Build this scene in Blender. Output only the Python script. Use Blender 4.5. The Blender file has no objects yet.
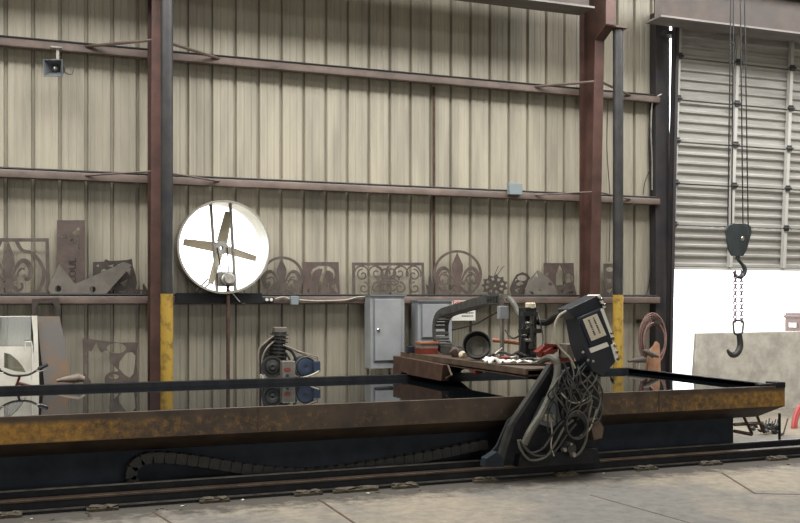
import bpy, bmesh, math, random
from mathutils import Vector, Matrix
from mathutils.geometry import tessellate_polygon
random.seed(7)
SC = bpy.context.scene
COL = SC.collection
F, HOR, EYE = 980.0, 300.0, 1.65
TH = math.radians(21.25)
S_, C_ = math.sin(TH), math.cos(TH)

def at(px, py, Y):
    d = (px-400)/F; u = (HOR-py)/F
    t = Y/(C_-S_*d)
    return Vector((t*(S_+C_*d), Y, EYE+t*u))
def atz(px, py, z):
    d = (px-400)/F; u = (HOR-py)/F
    t = (z-EYE)/u
    return Vector((t*(S_+C_*d), t*(C_-S_*d), z))

# ---------------------------------------------------------------- materials
def lin(h):
    h = h.lstrip('#'); o = []
    for i in (0, 2, 4):
        c = int(h[i:i+2], 16)/255
        o.append(c/12.92 if c <= .04045 else ((c+.055)/1.055)**2.4)
    return (*o, 1)
def mat(name, c1, c2=None, rough=.6, metal=0., scale=6., stretch=(1, 1, 1), bump=0., lo=.35, hi=.65, detail=6, c3=None, spec=.5, world=True):
    m = bpy.data.materials.new(name); m.use_nodes = True
    nt = m.node_tree; b = nt.nodes['Principled BSDF']
    b.inputs['Roughness'].default_value = rough; b.inputs['Metallic'].default_value = metal
    b.inputs['Specular IOR Level'].default_value = spec
    b.inputs['Base Color'].default_value = lin(c1)
    if c2:
        if world:
            tc = nt.nodes.new('ShaderNodeNewGeometry'); out = tc.outputs['Position']
        else:
            tc = nt.nodes.new('ShaderNodeTexCoord'); out = tc.outputs['Object']
        mp = nt.nodes.new('ShaderNodeMapping'); mp.inputs['Scale'].default_value = stretch
        nz = nt.nodes.new('ShaderNodeTexNoise'); nz.inputs['Scale'].default_value = scale
        nz.inputs['Detail'].default_value = detail; nz.inputs['Roughness'].default_value = .62
        cr = nt.nodes.new('ShaderNodeValToRGB')
        cr.color_ramp.elements[0].position = lo; cr.color_ramp.elements[0].color = lin(c1)
        cr.color_ramp.elements[1].position = hi; cr.color_ramp.elements[1].color = lin(c2)
        if c3:
            e = cr.color_ramp.elements.new((lo+hi)/2); e.color = lin(c3)
        L = nt.links.new
        L(out, mp.inputs['Vector']); L(mp.outputs['Vector'], nz.inputs['Vector'])
        L(nz.outputs['Fac'], cr.inputs['Fac']); L(cr.outputs['Color'], b.inputs['Base Color'])
        if bump:
            bp = nt.nodes.new('ShaderNodeBump'); bp.inputs['Strength'].default_value = bump
            bp.inputs['Distance'].default_value = .02
            L(nz.outputs['Fac'], bp.inputs['Height']); L(bp.outputs['Normal'], b.inputs['Normal'])
    return m
M = {}
def mk(k, *a, **kw): M[k] = mat(k, *a, **kw)
mk('siding', '#8a8577', '#aba492', rough=.45, scale=1.3, stretch=(3.2, 1, .35), lo=.28, hi=.62, detail=4)
mk('girt', '#4d4038', '#6b5b51', rough=.55, scale=5, stretch=(.6, 1, 1))
mk('column', '#422d27', '#593e36', rough=.5, scale=4)
mk('dark_pipe', '#202124', '#353331', rough=.5, scale=6)
mk('yellow', '#9c7b2c', '#b3923c', rough=.5, scale=9, c3='#82672c', lo=.2, hi=.5)
mk('slab', '#a5a096', '#c6c1b6', rough=.9, scale=5, bump=.3)
mk('ground', '#b5b0a4', rough=.9)
mk('roof', '#8d8a80', rough=.7)
mk('black_steel', '#15171a', '#252629', rough=.65, scale=7, bump=.1, spec=.25)
mk('base_blue', '#1d232b', '#2b323a', rough=.7, scale=4, spec=.25)
mk('rail_top', '#33291f', '#4f4033', rough=.42, metal=.3, scale=5)
mk('worn_edge', '#74706a', '#4d4a46', rough=.35, metal=.6, scale=7)
mk('slag', '#38332b', '#5e5646', rough=.95, scale=30, bump=.6)
mk('cut_steel', '#4c443e', '#625851', rough=.55, metal=.15, scale=9)
mk('cut_steel_dark', '#38312d', '#4c433e', rough=.6, metal=.15, scale=9)
mk('beam_underside_lit', '#5f5a57', '#7a7570', rough=.55, scale=3, stretch=(.4, 1, 1))
mk('mauve_steel', '#4e423d', '#61534d', rough=.55, metal=.1, scale=9)
mk('grey_steel', '#656059', '#7a746b', rough=.5, metal=.15, scale=5)
mk('rust_sheet', '#6f6b66', '#85694f', rough=.6, scale=3.4, lo=.48, hi=.68)
mk('cabinet', '#8c8f91', '#9b9e9f', rough=.45, scale=4)
mk('cabinet_dark', '#70767b', rough=.45)
mk('jbox', '#7f8a8c', rough=.5)
mk('chrome', '#c9c9c6', rough=.18, metal=1.)
mk('galv', '#8c8a84', '#b5b2aa', rough=.35, metal=.7, scale=8)
mk('white', '#dcd9d0', rough=.6)
mk('offwhite', '#cac6b9', '#dedacd', rough=.6, scale=6)
mk('red', '#84342a', '#652a22', rough=.5, scale=8)
mk('sign_red', '#b23a2c', rough=.5)
mk('ink', '#2a2928', rough=.7)
mk('rubber', '#17181b', rough=.6)
mk('carrier', '#55544d', '#38383a', rough=.6, scale=18)
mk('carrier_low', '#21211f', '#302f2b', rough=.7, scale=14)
mk('tray', '#44372f', '#62503f', rough=.6, scale=7)
mk('hose_grey', '#68665c', '#4a4841', rough=.6, scale=8)
mk('cable_grey', '#4b4a45', '#2f2f2e', rough=.6, scale=9)
mk('cable_black', '#1d1d1f', rough=.55)
mk('cable_pale', '#a49e8c', rough=.6)
mk('box_navy', '#141922', '#20252e', rough=.45, scale=4)
mk('box_face', '#1b202a', rough=.4)
mk('label_beige', '#c2b8a4', '#d6cdba', rough=.6, scale=12)
mk('motor_blue', '#1f2a3d', '#2a3750', rough=.45, scale=7)
mk('iron', '#232423', '#383836', rough=.5, scale=8)
mk('cream', '#d5c9ad', rough=.5)
mk('orange_pipe', '#8d5840', '#a5694c', rough=.5, scale=6)
mk('orange', '#b48b70', '#9c7257', rough=.55, scale=9)
mk('hose_brown', '#8b6f66', '#6f554e', rough=.6, scale=12)
mk('red_hose', '#b04a48', rough=.5)
mk('hook', '#333a3c', '#434a4b', rough=.45, metal=.2, scale=7)
mk('chain', '#94788c', '#bcaab6', rough=.4, metal=.5, scale=20)
mk('door_panel', '#93918b', '#acaaa4', rough=.5, scale=3, stretch=(.4, 1, 4))
mk('door_stile', '#b9b7b1', rough=.5)
mk('beam_web', '#2e2622', '#43372f', rough=.6, scale=3)
mk('jamb', '#2c2b30', '#3a3534', rough=.55, scale=4)
mk('saddle_tan', '#8f8274', '#6e6358', rough=.6, scale=9)
mk('saddle_dark', '#56504b', rough=.55)
mk('bike_dark', '#2a2725', rough=.4)
mk('bike_red', '#5b2823', rough=.4)
mk('plywood', '#8d7d61', rough=.7)
mk('fan_ring', '#8f8a80', '#a9a498', rough=.4, metal=.4, scale=6)
mk('fan_blade', '#b3a998', rough=.3, metal=.6)
mk('horn_grey', '#5d6064', rough=.5)
mk('pink_box', '#665450', rough=.6)
mk('rust_dark', '#3d2a22', '#57402f', rough=.7, scale=8)

def basin_mat():
    m = bpy.data.materials.new('worn_yellow_paint'); m.use_nodes = True
    nt = m.node_tree; b = nt.nodes['Principled BSDF']; L = nt.links.new; N = nt.nodes.new
    b.inputs['Roughness'].default_value = .6
    g = N('ShaderNodeNewGeometry'); sx = N('ShaderNodeSeparateXYZ'); L(g.outputs['Position'], sx.inputs[0])
    # paint band in z
    zr = N('ShaderNodeMapRange'); L(sx.outputs['Z'], zr.inputs['Value'])
    zr.inputs['From Min'].default_value = .665; zr.inputs['From Max'].default_value = .70
    zr.inputs['To Min'].default_value = 1; zr.inputs['To Max'].default_value = 0
    zb = N('ShaderNodeMapRange'); L(sx.outputs['Z'], zb.inputs['Value'])
    zb.inputs['From Min'].default_value = .515; zb.inputs['From Max'].default_value = .53
    # paint amount along the length
    xr = N('ShaderNodeValToRGB'); xm = N('ShaderNodeMapRange'); L(sx.outputs['X'], xm.inputs['Value'])
    xm.inputs['From Min'].default_value = 0; xm.inputs['From Max'].default_value = 8
    L(xm.outputs[0], xr.inputs['Fac'])
    els = xr.color_ramp.elements
    els[0].position = 0; els[0].color = (.72, .72, .72, 1); els[1].position = 1; els[1].color = (.6, .6, .6, 1)
    for p, v in ((.05, .62), (.1, .42), (.19, .3), (.5, .2), (.74, .3), (.84, .45), (.93, .62)):
        e = els.new(p); e.color = (v, v, v, 1)
    nz = N('ShaderNodeTexNoise'); nz.inputs['Scale'].default_value = 22; nz.inputs['Detail'].default_value = 9; nz.inputs['Roughness'].default_value = .7
    L(g.outputs['Position'], nz.inputs['Vector'])
    ad = N('ShaderNodeMath'); ad.operation = 'ADD'; L(nz.outputs['Fac'], ad.inputs[0]); L(xr.outputs['Color'], ad.inputs[1])
    th = N('ShaderNodeMapRange'); L(ad.outputs[0], th.inputs['Value'])
    th.inputs['From Min'].default_value = .78; th.inputs['From Max'].default_value = 1.25
    m1 = N('ShaderNodeMath'); m1.operation = 'MULTIPLY'; L(th.outputs[0], m1.inputs[0]); L(zr.outputs[0], m1.inputs[1])
    m2 = N('ShaderNodeMath'); m2.operation = 'MULTIPLY'; L(m1.outputs[0], m2.inputs[0]); L(zb.outputs[0], m2.inputs[1])
    n2 = N('ShaderNodeTexNoise'); n2.inputs['Scale'].default_value = 5; n2.inputs['Detail'].default_value = 6
    L(g.outputs['Position'], n2.inputs['Vector'])
    r = N('ShaderNodeValToRGB'); L(n2.outputs['Fac'], r.inputs['Fac'])
    r.color_ramp.elements[0].position = .3; r.color_ramp.elements[0].color = lin('#362c25')
    r.color_ramp.elements[1].position = .7; r.color_ramp.elements[1].color = lin('#544536')
    y = N('ShaderNodeValToRGB'); L(nz.outputs['Fac'], y.inputs['Fac'])
    y.color_ramp.elements[0].position = .3; y.color_ramp.elements[0].color = lin('#7d5b2a')
    y.color_ramp.elements[1].position = .65; y.color_ramp.elements[1].color = lin('#b08436')
    mx = N('ShaderNodeMix'); mx.data_type = 'RGBA'
    L(m2.outputs[0], mx.inputs[0]); L(r.outputs['Color'], mx.inputs[6]); L(y.outputs['Color'], mx.inputs[7])
    L(mx.outputs[2], b.inputs['Base Color'])
    bp = N('ShaderNodeBump'); bp.inputs['Strength'].default_value = .3; bp.inputs['Distance'].default_value = .01
    L(nz.outputs['Fac'], bp.inputs['Height']); L(bp.outputs['Normal'], b.inputs['Normal'])
    return m
M['basin'] = basin_mat()

def concrete_mat():
    m = bpy.data.materials.new('stained_concrete'); m.use_nodes = True
    nt = m.node_tree; b = nt.nodes['Principled BSDF']; L = nt.links.new; N = nt.nodes.new
    b.inputs['Roughness'].default_value = .8
    g = N('ShaderNodeNewGeometry'); sx = N('ShaderNodeSeparateXYZ'); L(g.outputs['Position'], sx.inputs[0])
    def noise(sc, det, ro=.6):
        n = N('ShaderNodeTexNoise'); n.inputs['Scale'].default_value = sc; n.inputs['Detail'].default_value = det; n.inputs['Roughness'].default_value = ro
        L(g.outputs['Position'], n.inputs['Vector']); return n
    def ramp(n, lo, c0, hi, c1):
        r = N('ShaderNodeValToRGB'); L(n, r.inputs['Fac']); e = r.color_ramp.elements
        e[0].position = lo; e[0].color = c0; e[1].position = hi; e[1].color = c1; return r
    big = ramp(noise(.55, 6).outputs['Fac'], .42, lin('#716e69'), .58, lin('#908777'))
    fine = ramp(noise(9, 10, .75).outputs['Fac'], .32, (.62, .61, .6, 1), .62, (1.08, 1.07, 1.05, 1))
    mx = N('ShaderNodeMix'); mx.data_type = 'RGBA'; mx.blend_type = 'MULTIPLY'; mx.inputs[0].default_value = 1
    L(big.outputs['Color'], mx.inputs[6]); L(fine.outputs['Color'], mx.inputs[7])
    # oily grime that gathers along the rails
    mr = N('ShaderNodeMapRange'); L(sx.outputs['Y'], mr.inputs['Value'])
    mr.inputs['From Min'].default_value = 7.3; mr.inputs['From Max'].default_value = 7.98; mr.inputs['To Min'].default_value = -.12; mr.inputs['To Max'].default_value = .45
    mr2 = N('ShaderNodeMapRange'); L(sx.outputs['Y'], mr2.inputs['Value'])
    mr2.inputs['From Min'].default_value = 8.6; mr2.inputs['From Max'].default_value = 8.8; mr2.inputs['To Min'].default_value = 0; mr2.inputs['To Max'].default_value = .6
    sb = N('ShaderNodeMath'); sb.operation = 'SUBTRACT'; L(mr.outputs[0], sb.inputs[0]); L(mr2.outputs[0], sb.inputs[1])
    n3 = noise(7, 8, .7); ad = N('ShaderNodeMath'); L(n3.outputs['Fac'], ad.inputs[0]); L(sb.outputs[0], ad.inputs[1])
    n4 = noise(1.3, 7, .65)
    gr = ramp(ad.outputs[0], .55, (0, 0, 0, 1), .8, (1, 1, 1, 1))
    st = ramp(n4.outputs['Fac'], .6, (0, 0, 0, 1), .72, (.45, .45, .45, 1))
    mxx = N('ShaderNodeMath'); mxx.operation = 'MAXIMUM'; L(gr.outputs['Color'], mxx.inputs[0]); L(st.outputs['Color'], mxx.inputs[1])
    m2 = N('ShaderNodeMix'); m2.data_type = 'RGBA'; L(mxx.outputs[0], m2.inputs[0]); L(mx.outputs[2], m2.inputs[6]); m2.inputs[7].default_value = lin('#413c35')
    L(m2.outputs[2], b.inputs['Base Color'])
    bp = N('ShaderNodeBump'); bp.inputs['Strength'].default_value = .2; bp.inputs['Distance'].default_value = .01
    L(n3.outputs['Fac'], bp.inputs['Height']); L(bp.outputs['Normal'], b.inputs['Normal'])
    return m
M['concrete'] = concrete_mat()
def water_mat():
    m = mat('dark_water', '#0d1012', rough=.02, spec=.5)
    b = m.node_tree.nodes['Principled BSDF']; b.inputs['IOR'].default_value = 1.38
    return m
M['water'] = water_mat()
def acrylic_mat():
    m = bpy.data.materials.new('clear_acrylic'); m.use_nodes = True
    nt = m.node_tree; nt.nodes.clear(); N = nt.nodes.new
    o = N('ShaderNodeOutputMaterial'); t = N('ShaderNodeBsdfTransparent'); g = N('ShaderNodeBsdfGlossy'); x = N('ShaderNodeMixShader')
    t.inputs[0].default_value = (.93, .95, .93, 1); g.inputs['Roughness'].default_value = .05; x.inputs[0].default_value = .05
    nt.links.new(t.outputs[0], x.inputs[1]); nt.links.new(g.outputs[0], x.inputs[2]); nt.links.new(x.outputs[0], o.inputs[0])
    return m
M['acrylic'] = acrylic_mat()

# ---------------------------------------------------------------- mesh builder
def smooth_path(pts, n=6, closed=False):
    P = [Vector(p) for p in pts]
    if len(P) < 3: return P
    out = []; m = len(P)
    rng = range(m) if closed else range(m-1)
    for i in rng:
        if closed: a, b, c, d = P[i-1], P[i], P[(i+1) % m], P[(i+2) % m]
        else: a, b, c, d = P[max(i-1, 0)], P[i], P[i+1], P[min(i+2, m-1)]
        for k in range(n):
            t = k/n
            out.append(.5*((2*b)+(c-a)*t+(2*a-5*b+4*c-d)*t*t+(3*b-a-3*c+d)*t**3))
    if not closed: out.append(P[-1])
    return out

class MB:
    def __init__(s): s.bm = bmesh.new()
    def box(s, x0, x1, y0, y1, z0, z1, mtx=None):
        v = [Vector((x, y, z)) for z in (z0, z1) for y in (y0, y1) for x in (x0, x1)]
        if mtx: v = [mtx @ p for p in v]
        b = [s.bm.verts.new(p) for p in v]
        for f in ((0, 2, 3, 1), (4, 5, 7, 6), (0, 1, 5, 4), (2, 6, 7, 3), (0, 4, 6, 2), (1, 3, 7, 5)):
            s.bm.faces.new([b[i] for i in f])
        return s
    def tube(s, pts, r, seg=8, closed=False):
        P = [Vector(p) for p in pts]; n = len(P); rings = []
        up = None
        for i in range(n):
            if closed: t = (P[(i+1) % n]-P[i-1])
            else: t = P[min(i+1, n-1)]-P[max(i-1, 0)]
            if t.length < 1e-9: t = Vector((0, 0, 1))
            t.normalize()
            if up is None:
                up = Vector((0, 0, 1)) if abs(t.z) < .9 else Vector((1, 0, 0))
            a = t.cross(up)
            if a.length < 1e-6: a = t.cross(Vector((.3, .9, .1)))
            a.normalize(); up = a.cross(t).normalized()
            rr = r[i] if isinstance(r, (list, tuple)) else r
            rings.append([s.bm.verts.new(P[i]+(a*math.cos(k*math.tau/seg)+up*math.sin(k*math.tau/seg))*rr) for k in range(seg)])
        rg = range(n) if closed else range(n-1)
        for i in rg:
            A, B = rings[i], rings[(i+1) % n]
            for k in range(seg):
                s.bm.faces.new((A[k], A[(k+1) % seg], B[(k+1) % seg], B[k]))
        if not closed:
            s.bm.faces.new(rings[0][::-1]); s.bm.faces.new(rings[-1])
        return s
    def cyl(s, p0, p1, r0, r1=None, seg=20):
        return s.tube([p0, p1], [r0, r0 if r1 is None else r1], seg)
    def lathe(s, c, axis, prof, seg=24):
        """prof: list of (distance along axis, radius)"""
        c = Vector(c); axis = Vector(axis).normalized()
        u = axis.cross(Vector((0, 0, 1)))
        if u.length < 1e-4: u = Vector((1, 0, 0))
        u.normalize(); w = axis.cross(u)
        rings = []
        for d, r in prof:
            r = max(r, 1e-4)
            rings.append([s.bm.verts.new(c+axis*d+(u*math.cos(k*math.tau/seg)+w*math.sin(k*math.tau/seg))*r) for k in range(seg)])
        for A, B in zip(rings, rings[1:]):
            for k in range(seg): s.bm.faces.new((A[k], A[(k+1) % seg], B[(k+1) % seg], B[k]))
        return s
    def extrude(s, loops, dvec):
        """loops: list of 3-D loops, first the outline, the rest holes; extruded by dvec"""
        dvec = Vector(dvec); loops = [[Vector(p) for p in l] for l in loops]
        tri = tessellate_polygon(loops)
        fr = [s.bm.verts.new(p) for l in loops for p in l]
        bk = [s.bm.verts.new(p+dvec) for l in loops for p in l]
        for t in tri:
            try: s.bm.faces.new([fr[i] for i in t]); s.bm.faces.new([bk[i] for i in reversed(t)])
            except ValueError: pass
        o = 0
        for l in loops:
            n = len(l)
            for i in range(n):
                j = (i+1) % n
                try: s.bm.faces.new((fr[o+i], fr[o+j], bk[o+j], bk[o+i]))
                except ValueError: pass
            o += n
        return s
    def ribbon(s, pts, w, dvec, normal):
        P = [Vector(p) for p in pts]; n = len(P); dvec = Vector(dvec); nm = Vector(normal)
        L = []; R = []
        for i in range(n):
            t = (P[min(i+1, n-1)]-P[max(i-1, 0)]).normalized(); a = t.cross(nm).normalized()
            ww = w[min(i, len(w)-1)] if isinstance(w, (list, tuple)) else w
            L.append(P[i]+a*ww/2); R.append(P[i]-a*ww/2)
        q = [[s.bm.verts.new(p) for p in a] for a in (L, R, [p+dvec for p in L], [p+dvec for p in R])]
        for i in range(n-1):
            A, B, Cc, D = q
            for f in ((A[i], A[i+1], B[i+1], B[i]), (Cc[i], D[i], D[i+1], Cc[i+1]), (A[i], Cc[i], Cc[i+1], A[i+1]), (B[i], B[i+1], D[i+1], D[i])):
                s.bm.faces.new(f)
        for i in (0, n-1):
            s.bm.faces.new((q[0][i], q[1][i], q[3][i], q[2][i]))
        return s
    def blob(s, c, sz, seed=0, sub=2, amp=.25):
        r = random.Random(seed)
        t = bmesh.new(); bmesh.ops.create_icosphere(t, subdivisions=sub, radius=1)
        mp = {}
        for v in t.verts:
            k = 1+r.uniform(-amp, amp)
            mp[v] = s.bm.verts.new(Vector(c)+Vector((v.co.x*sz[0]*k, v.co.y*sz[1]*k, v.co.z*sz[2]*k)))
        for f in t.faces: s.bm.faces.new([mp[v] for v in f.verts])
        t.free(); return s
    def build(s, name, m, parent=None, bevel=0, origin=None):
        bmesh.ops.recalc_face_normals(s.bm, faces=s.bm.faces)
        me = bpy.data.meshes.new(name)
        off = Vector((0, 0, 0))
        if parent is not None: off = Vector(parent['_o'])
        else:
            xs = [v.co for v in s.bm.verts]
            off = origin if origin is not None else Vector((sum((min(p[i] for p in xs), max(p[i] for p in xs)))/2 for i in (0, 1, 2)))
            if origin is None: off.z = min(p.z for p in xs)
        for v in s.bm.verts: v.co -= off
        for f in s.bm.faces: f.smooth = True
        s.bm.to_mesh(me); s.bm.free()
        me.set_sharp_from_angle(angle=math.radians(38))
        me.materials.append(M[m])
        o = bpy.data.objects.new(name, me); COL.objects.link(o)
        if parent is not None: o.parent = parent
        else: o.location = off
        o['_o'] = tuple(off)
        if bevel:
            b = o.modifiers.new('bevel', 'BEVEL'); b.width = bevel; b.segments = 2; b.limit_method = 'ANGLE'
        return o

def tag(o, label, cat, group=None, kind=None):
    o['label'] = label; o['category'] = cat
    if group: o['group'] = group
    if kind: o['kind'] = kind
    return o
def thing(name, label, cat, loc, group=None):
    o = bpy.data.objects.new(name, None); COL.objects.link(o); o.location = loc; o.empty_display_size = .1
    o['_o'] = tuple(loc)
    return tag(o, label, cat, group)
def struct(o): o['kind'] = 'structure'; return o
def copy_tree(o, parent=None):
    c = o.copy(); COL.objects.link(c)
    if parent is not None: c.parent = parent
    for ch in list(o.children): copy_tree(ch, c)
    return c
def text(name, s, org, u, v, size, m, parent, depth=.002, align='CENTER'):
    cu = bpy.data.curves.new(name, 'FONT'); cu.body = s; cu.size = size; cu.extrude = depth/2; cu.align_x = align; cu.align_y = 'CENTER'; cu.resolution_u = 2
    t = bpy.data.objects.new('t', cu); COL.objects.link(t)
    dg = bpy.context.evaluated_depsgraph_get()
    me = bpy.data.meshes.new_from_object(t.evaluated_get(dg)); bpy.data.objects.remove(t); bpy.data.curves.remove(cu)
    u = Vector(u).normalized(); v = Vector(v).normalized(); n = u.cross(v); off = Vector(parent['_o']); org = Vector(org)
    for w in me.vertices: w.co = org+u*w.co.x+v*w.co.y+n*w.co.z-off
    me.materials.clear(); me.materials.append(M[m]); me.name = name
    o = bpy.data.objects.new(name, me); COL.objects.link(o); o.parent = parent; o['_o'] = tuple(off)
    return o

# =============================================================== camera
cam = bpy.data.cameras.new('camera'); co = bpy.data.objects.new('camera', cam); COL.objects.link(co)
co.location = (0, 0, EYE); co.rotation_euler = (math.pi/2, 0, -TH)
cam.sensor_width = 36; cam.lens = F*36/800; cam.shift_y = (HOR-261.5)/800; cam.clip_end = 300
SC.camera = co

# =============================================================== setting
WY = 12.16
FANC = at(224.5, 247, 11.82); FANR = .545
DX0, DX1, DZ = 9.0, 13.1, 5.8
def wall_back():
    b = bmesh.new(); X0, X1, ZT = -5.0, 16.0, 6.7; x = 0
    pr = []                     # inner face of the ribbed siding
    x = at(33, 120, WY).x-.022-.295*20
    while x < X1:
        for dx, dy in ((0, 0), (.008, .045), (.036, .045), (.046, 0), (.05, -.006), (.062, -.006), (.07, 0), (.115, 0), (.122, .005), (.14, .005), (.147, 0), (.205, 0), (.212, .005), (.23, .005), (.237, 0)):
            pr.append((x+dx, WY+dy))
        x += .295
    def y_at(q):
        for (a, ya), (c, yc) in zip(pr, pr[1:]):
            if a <= q <= c: return ya+(yc-ya)*(q-a)/max(c-a, 1e-6)
        return WY
    xs = {round(p[0], 5): p[1] for p in pr}
    for k in range(0, 41):
        q = FANC.x-FANR*math.cos(math.pi*k/40); xs[round(q, 5)] = y_at(q)
    for q in (DX0, DX1): xs[round(q, 5)] = y_at(q)
    L = sorted(xs.items())
    def quad(a, ya, c, yc, za0, zc0, za1, zc1):
        if za1-za0 < 1e-5 and zc1-zc0 < 1e-5: return
        b.faces.new([b.verts.new(p) for p in ((a, ya, za0), (c, yc, zc0), (c, yc, zc1), (a, ya, za1))])
    for (a, ya), (c, yc) in zip(L, L[1:]):
        mid = (a+c)/2
        if DX0 < mid < DX1: quad(a, ya, c, yc, DZ, DZ, ZT, ZT)
        elif abs(mid-FANC.x) < FANR:
            ha = math.sqrt(max(0, FANR**2-(a-FANC.x)**2)); hc = math.sqrt(max(0, FANR**2-(c-FANC.x)**2))
            quad(a, ya, c, yc, 0, 0, FANC.z-ha, FANC.z-hc); quad(a, ya, c, yc, FANC.z+ha, FANC.z+hc, ZT, ZT)
        else: quad(a, ya, c, yc, 0, 0, ZT, ZT)
    bmesh.ops.remove_doubles(b, verts=b.verts, dist=1e-4)
    me = bpy.data.meshes.new('wall_back'); b.to_mesh(me); b.free(); me.materials.append(M['siding'])
    o = bpy.data.objects.new('wall_back', me); COL.objects.link(o); return struct(o)
wall_back()
struct(MB().box(-5, 16, -8, WY, -.15, 0).build('floor', 'concrete'))
struct(MB().box(-40, 60, WY+.02, 70, -.2, -.03).build('floor_outside', 'ground'))
b = MB(); b.extrude([[(-5.2, WY+.1, 6.7), (-5.2, -8.1, 8.4), (-5.2, -8.1, 8.5), (-5.2, WY+.1, 6.8)]], (21.4, 0, 0)); struct(b.build('ceiling', 'roof'))
struct(MB().box(-5.1, -5, -8, WY, 0, 8.4).build('wall_left', 'siding'))
struct(MB().box(16, 16.1, -8, WY, 0, 8.4).build('wall_right', 'siding'))
struct(MB().box(-5, 16, -8.1, -8, 0, 8.5).build('wall_front', 'siding'))

# floor joints
def joint(n, p, q, w=.014):
    a, c = atz(*p, 0), atz(*q, 0); t = (c-a).normalized(); s = Vector((-t.y, t.x, 0))*w/2
    b = MB(); b.extrude([[a+s, c+s, c-s, a-s]], (0, 0, .0025))
    struct(b.build('trim_%d' % n, 'rust_dark'))
joint(1, (318, 499), (372, 535), .02); joint(2, (722, 473), (755, 493.5), .02); joint(3, (754, 493.5), (840, 495.5), .02); joint(4, (153, 512), (190, 535), .016)
joint(5, (590, 495), (690, 523), .008)

# overhead door
door = struct(MB().box(DX0-.09, DX1+.09, 12.0, 12.05, 2.10, 2.14).build('door_1', 'door_stile'))
for k in range(6):
    z0 = 2.14+k*.61; b = MB()
    prof = [(12.05, 0), (12.02, .012), (12.02, .05), (12.06, .07), (12.06, .15), (12.025, .17), (12.025, .195), (12.06, .215), (12.06, .285), (12.025, .305), (12.025, .33), (12.06, .35), (12.06, .42), (12.025, .44), (12.025, .465), (12.06, .485), (12.06, .55), (12.02, .57), (12.02, .598), (12.05, .606), (12.09, .606), (12.09, 0)]
    b.extrude([[(DX0-.09, y, z0+z) for y, z in prof]], (DX1-DX0+.18, 0, 0)); b.build('door_section', 'door_panel', door)
    for sx in (DX0-.06, 10.0, 11.02, 12.04, DX1-.03):
        MB().box(sx-.028, sx+.028, 11.955, 12.02, z0+.005, z0+.6).build('door_stile', 'door_stile', door)
        MB().box(sx-.04, sx+.04, 11.935, 11.955, z0+.57, z0+.66).cyl((sx-.06, 11.94, z0+.615), (sx+.06, 11.94, z0+.615), .018, seg=8).build('hinge', 'iron', door)
for sx in (DX0-.125, DX1+.125):
    b = MB(); b.box(sx-.03, sx-.015, 11.93, 12.03, .0, 5.75); b.box(sx-.03, sx+.03, 11.93, 11.94, 0, 5.75); b.build('door_track', 'jamb', door)
for o in door.children:
    for v in o.data.vertices:
        z = v.co.z+door['_o'][2]; v.co.y -= max(0, z-2.1)*.052
# jamb channel left of the door, header
b = MB(); b.box(8.68, 8.92, 12.0, 12.14, 0, 5.86); struct(b.build('trim_6', 'jamb'))
b = MB(); b.box(8.92, 13.4, 12.02, 12.14, 5.8, 6.0); struct(b.build('trim_7', 'door_stile'))
b = MB(); b.box(8.74, 9.0, 11.82, 12.0, 5.5, 5.56); struct(b.build('trim_8', 'jamb'))

# =============================================================== girts, columns, posts, runway beam
def girt(zc, label):
    t = thing('wall_girt', label, 'girt', (4, 12.05, zc-.055), 'horizontal girts along the wall')
    b = MB(); b.extrude([[(-5, 11.96, zc-.052), (-5, 11.95, zc-.04), (-5, 11.95, zc+.03), (-5, 11.96, zc+.045), (-5, 12.14, zc+.045), (-5, 12.14, zc+.039), (-5, 11.97, zc+.039), (-5, 11.962, zc+.02), (-5, 11.962, zc-.04), (-5, 11.98, zc-.046), (-5, 11.98, zc-.052)]], (13.72, 0, 0))
    b.build('channel', 'girt', t)
    b = MB(); b.cyl((-5, 11.975, zc+.062), (8.7, 11.975, zc+.062), .013, seg=8); b.build('conduit', 'cable_black', t)
    return t
girt(4.575, 'topmost horizontal brown steel girt, crossing the wall above the horn speaker')
girt(3.085, 'middle horizontal brown steel girt, just above the round fan')
GZ = 1.65; girt(GZ, 'lowest horizontal brown steel girt, carrying the row of cut metal art')
GT = GZ+.046

def column(px_back, label, knee):
    xb = at(px_back, 300, 11.94).x
    t = thing('steel_column', label, 'column', (xb, 11.85, 0))
    def yf(z): return 11.735-z*.035
    w = .075
    b = MB(); b.box(xb-w, xb+w, 11.92, 11.94, 0, 6.6); b.build('back_flange', 'column', t)
    b = MB()
    if knee:
        out = [(yf(0), 0), (yf(5.22), 5.22), (11.285, 5.36), (11.275, 6.6), (11.92, 6.6), (11.92, 0)]
    else: out = [(yf(0), 0), (yf(6.6), 6.6), (11.92, 6.6), (11.92, 0)]
    b.extrude([[(xb-.005, y, z) for y, z in out]], (.01, 0, 0)); b.build('web', 'column', t)
    b = MB(); fl = out[:-2]
    for (y0, z0), (y1, z1) in zip(fl, fl[1:]):
        n = Vector((0, -(z1-z0), (y1-y0))).normalized()*.014
        b.extrude([[(xb-w, y0, z0), (xb-w, y1, z1), (xb-w, y1+n.y, z1+n.z), (xb-w, y0+n.y, z0+n.z)]], (2*w, 0, 0))
    b.build('front_flange', 'column', t)
    for zc in (4.6, 3.11):
        for sgn in (-1, 1):
            b = MB(); b.tube([(xb+sgn*.06, yf(zc)+.0, zc+(.05 if zc > 4 else .03)), (xb+sgn*.78, 11.955, zc-(.0 if zc > 4 else .01))], .018 if zc > 4 else .012, 6); b.build('flange_brace', 'girt', t)
    b = MB(); b.box(xb-.14, xb+.14, 11.55, 12.0, 0, .02); b.build('base_plate', 'column', t)
    return t
column(154, 'slim reddish brown steel column left of the round fan', False)
column(584, 'deep reddish brown steel column left of the overhead door', True)

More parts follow.
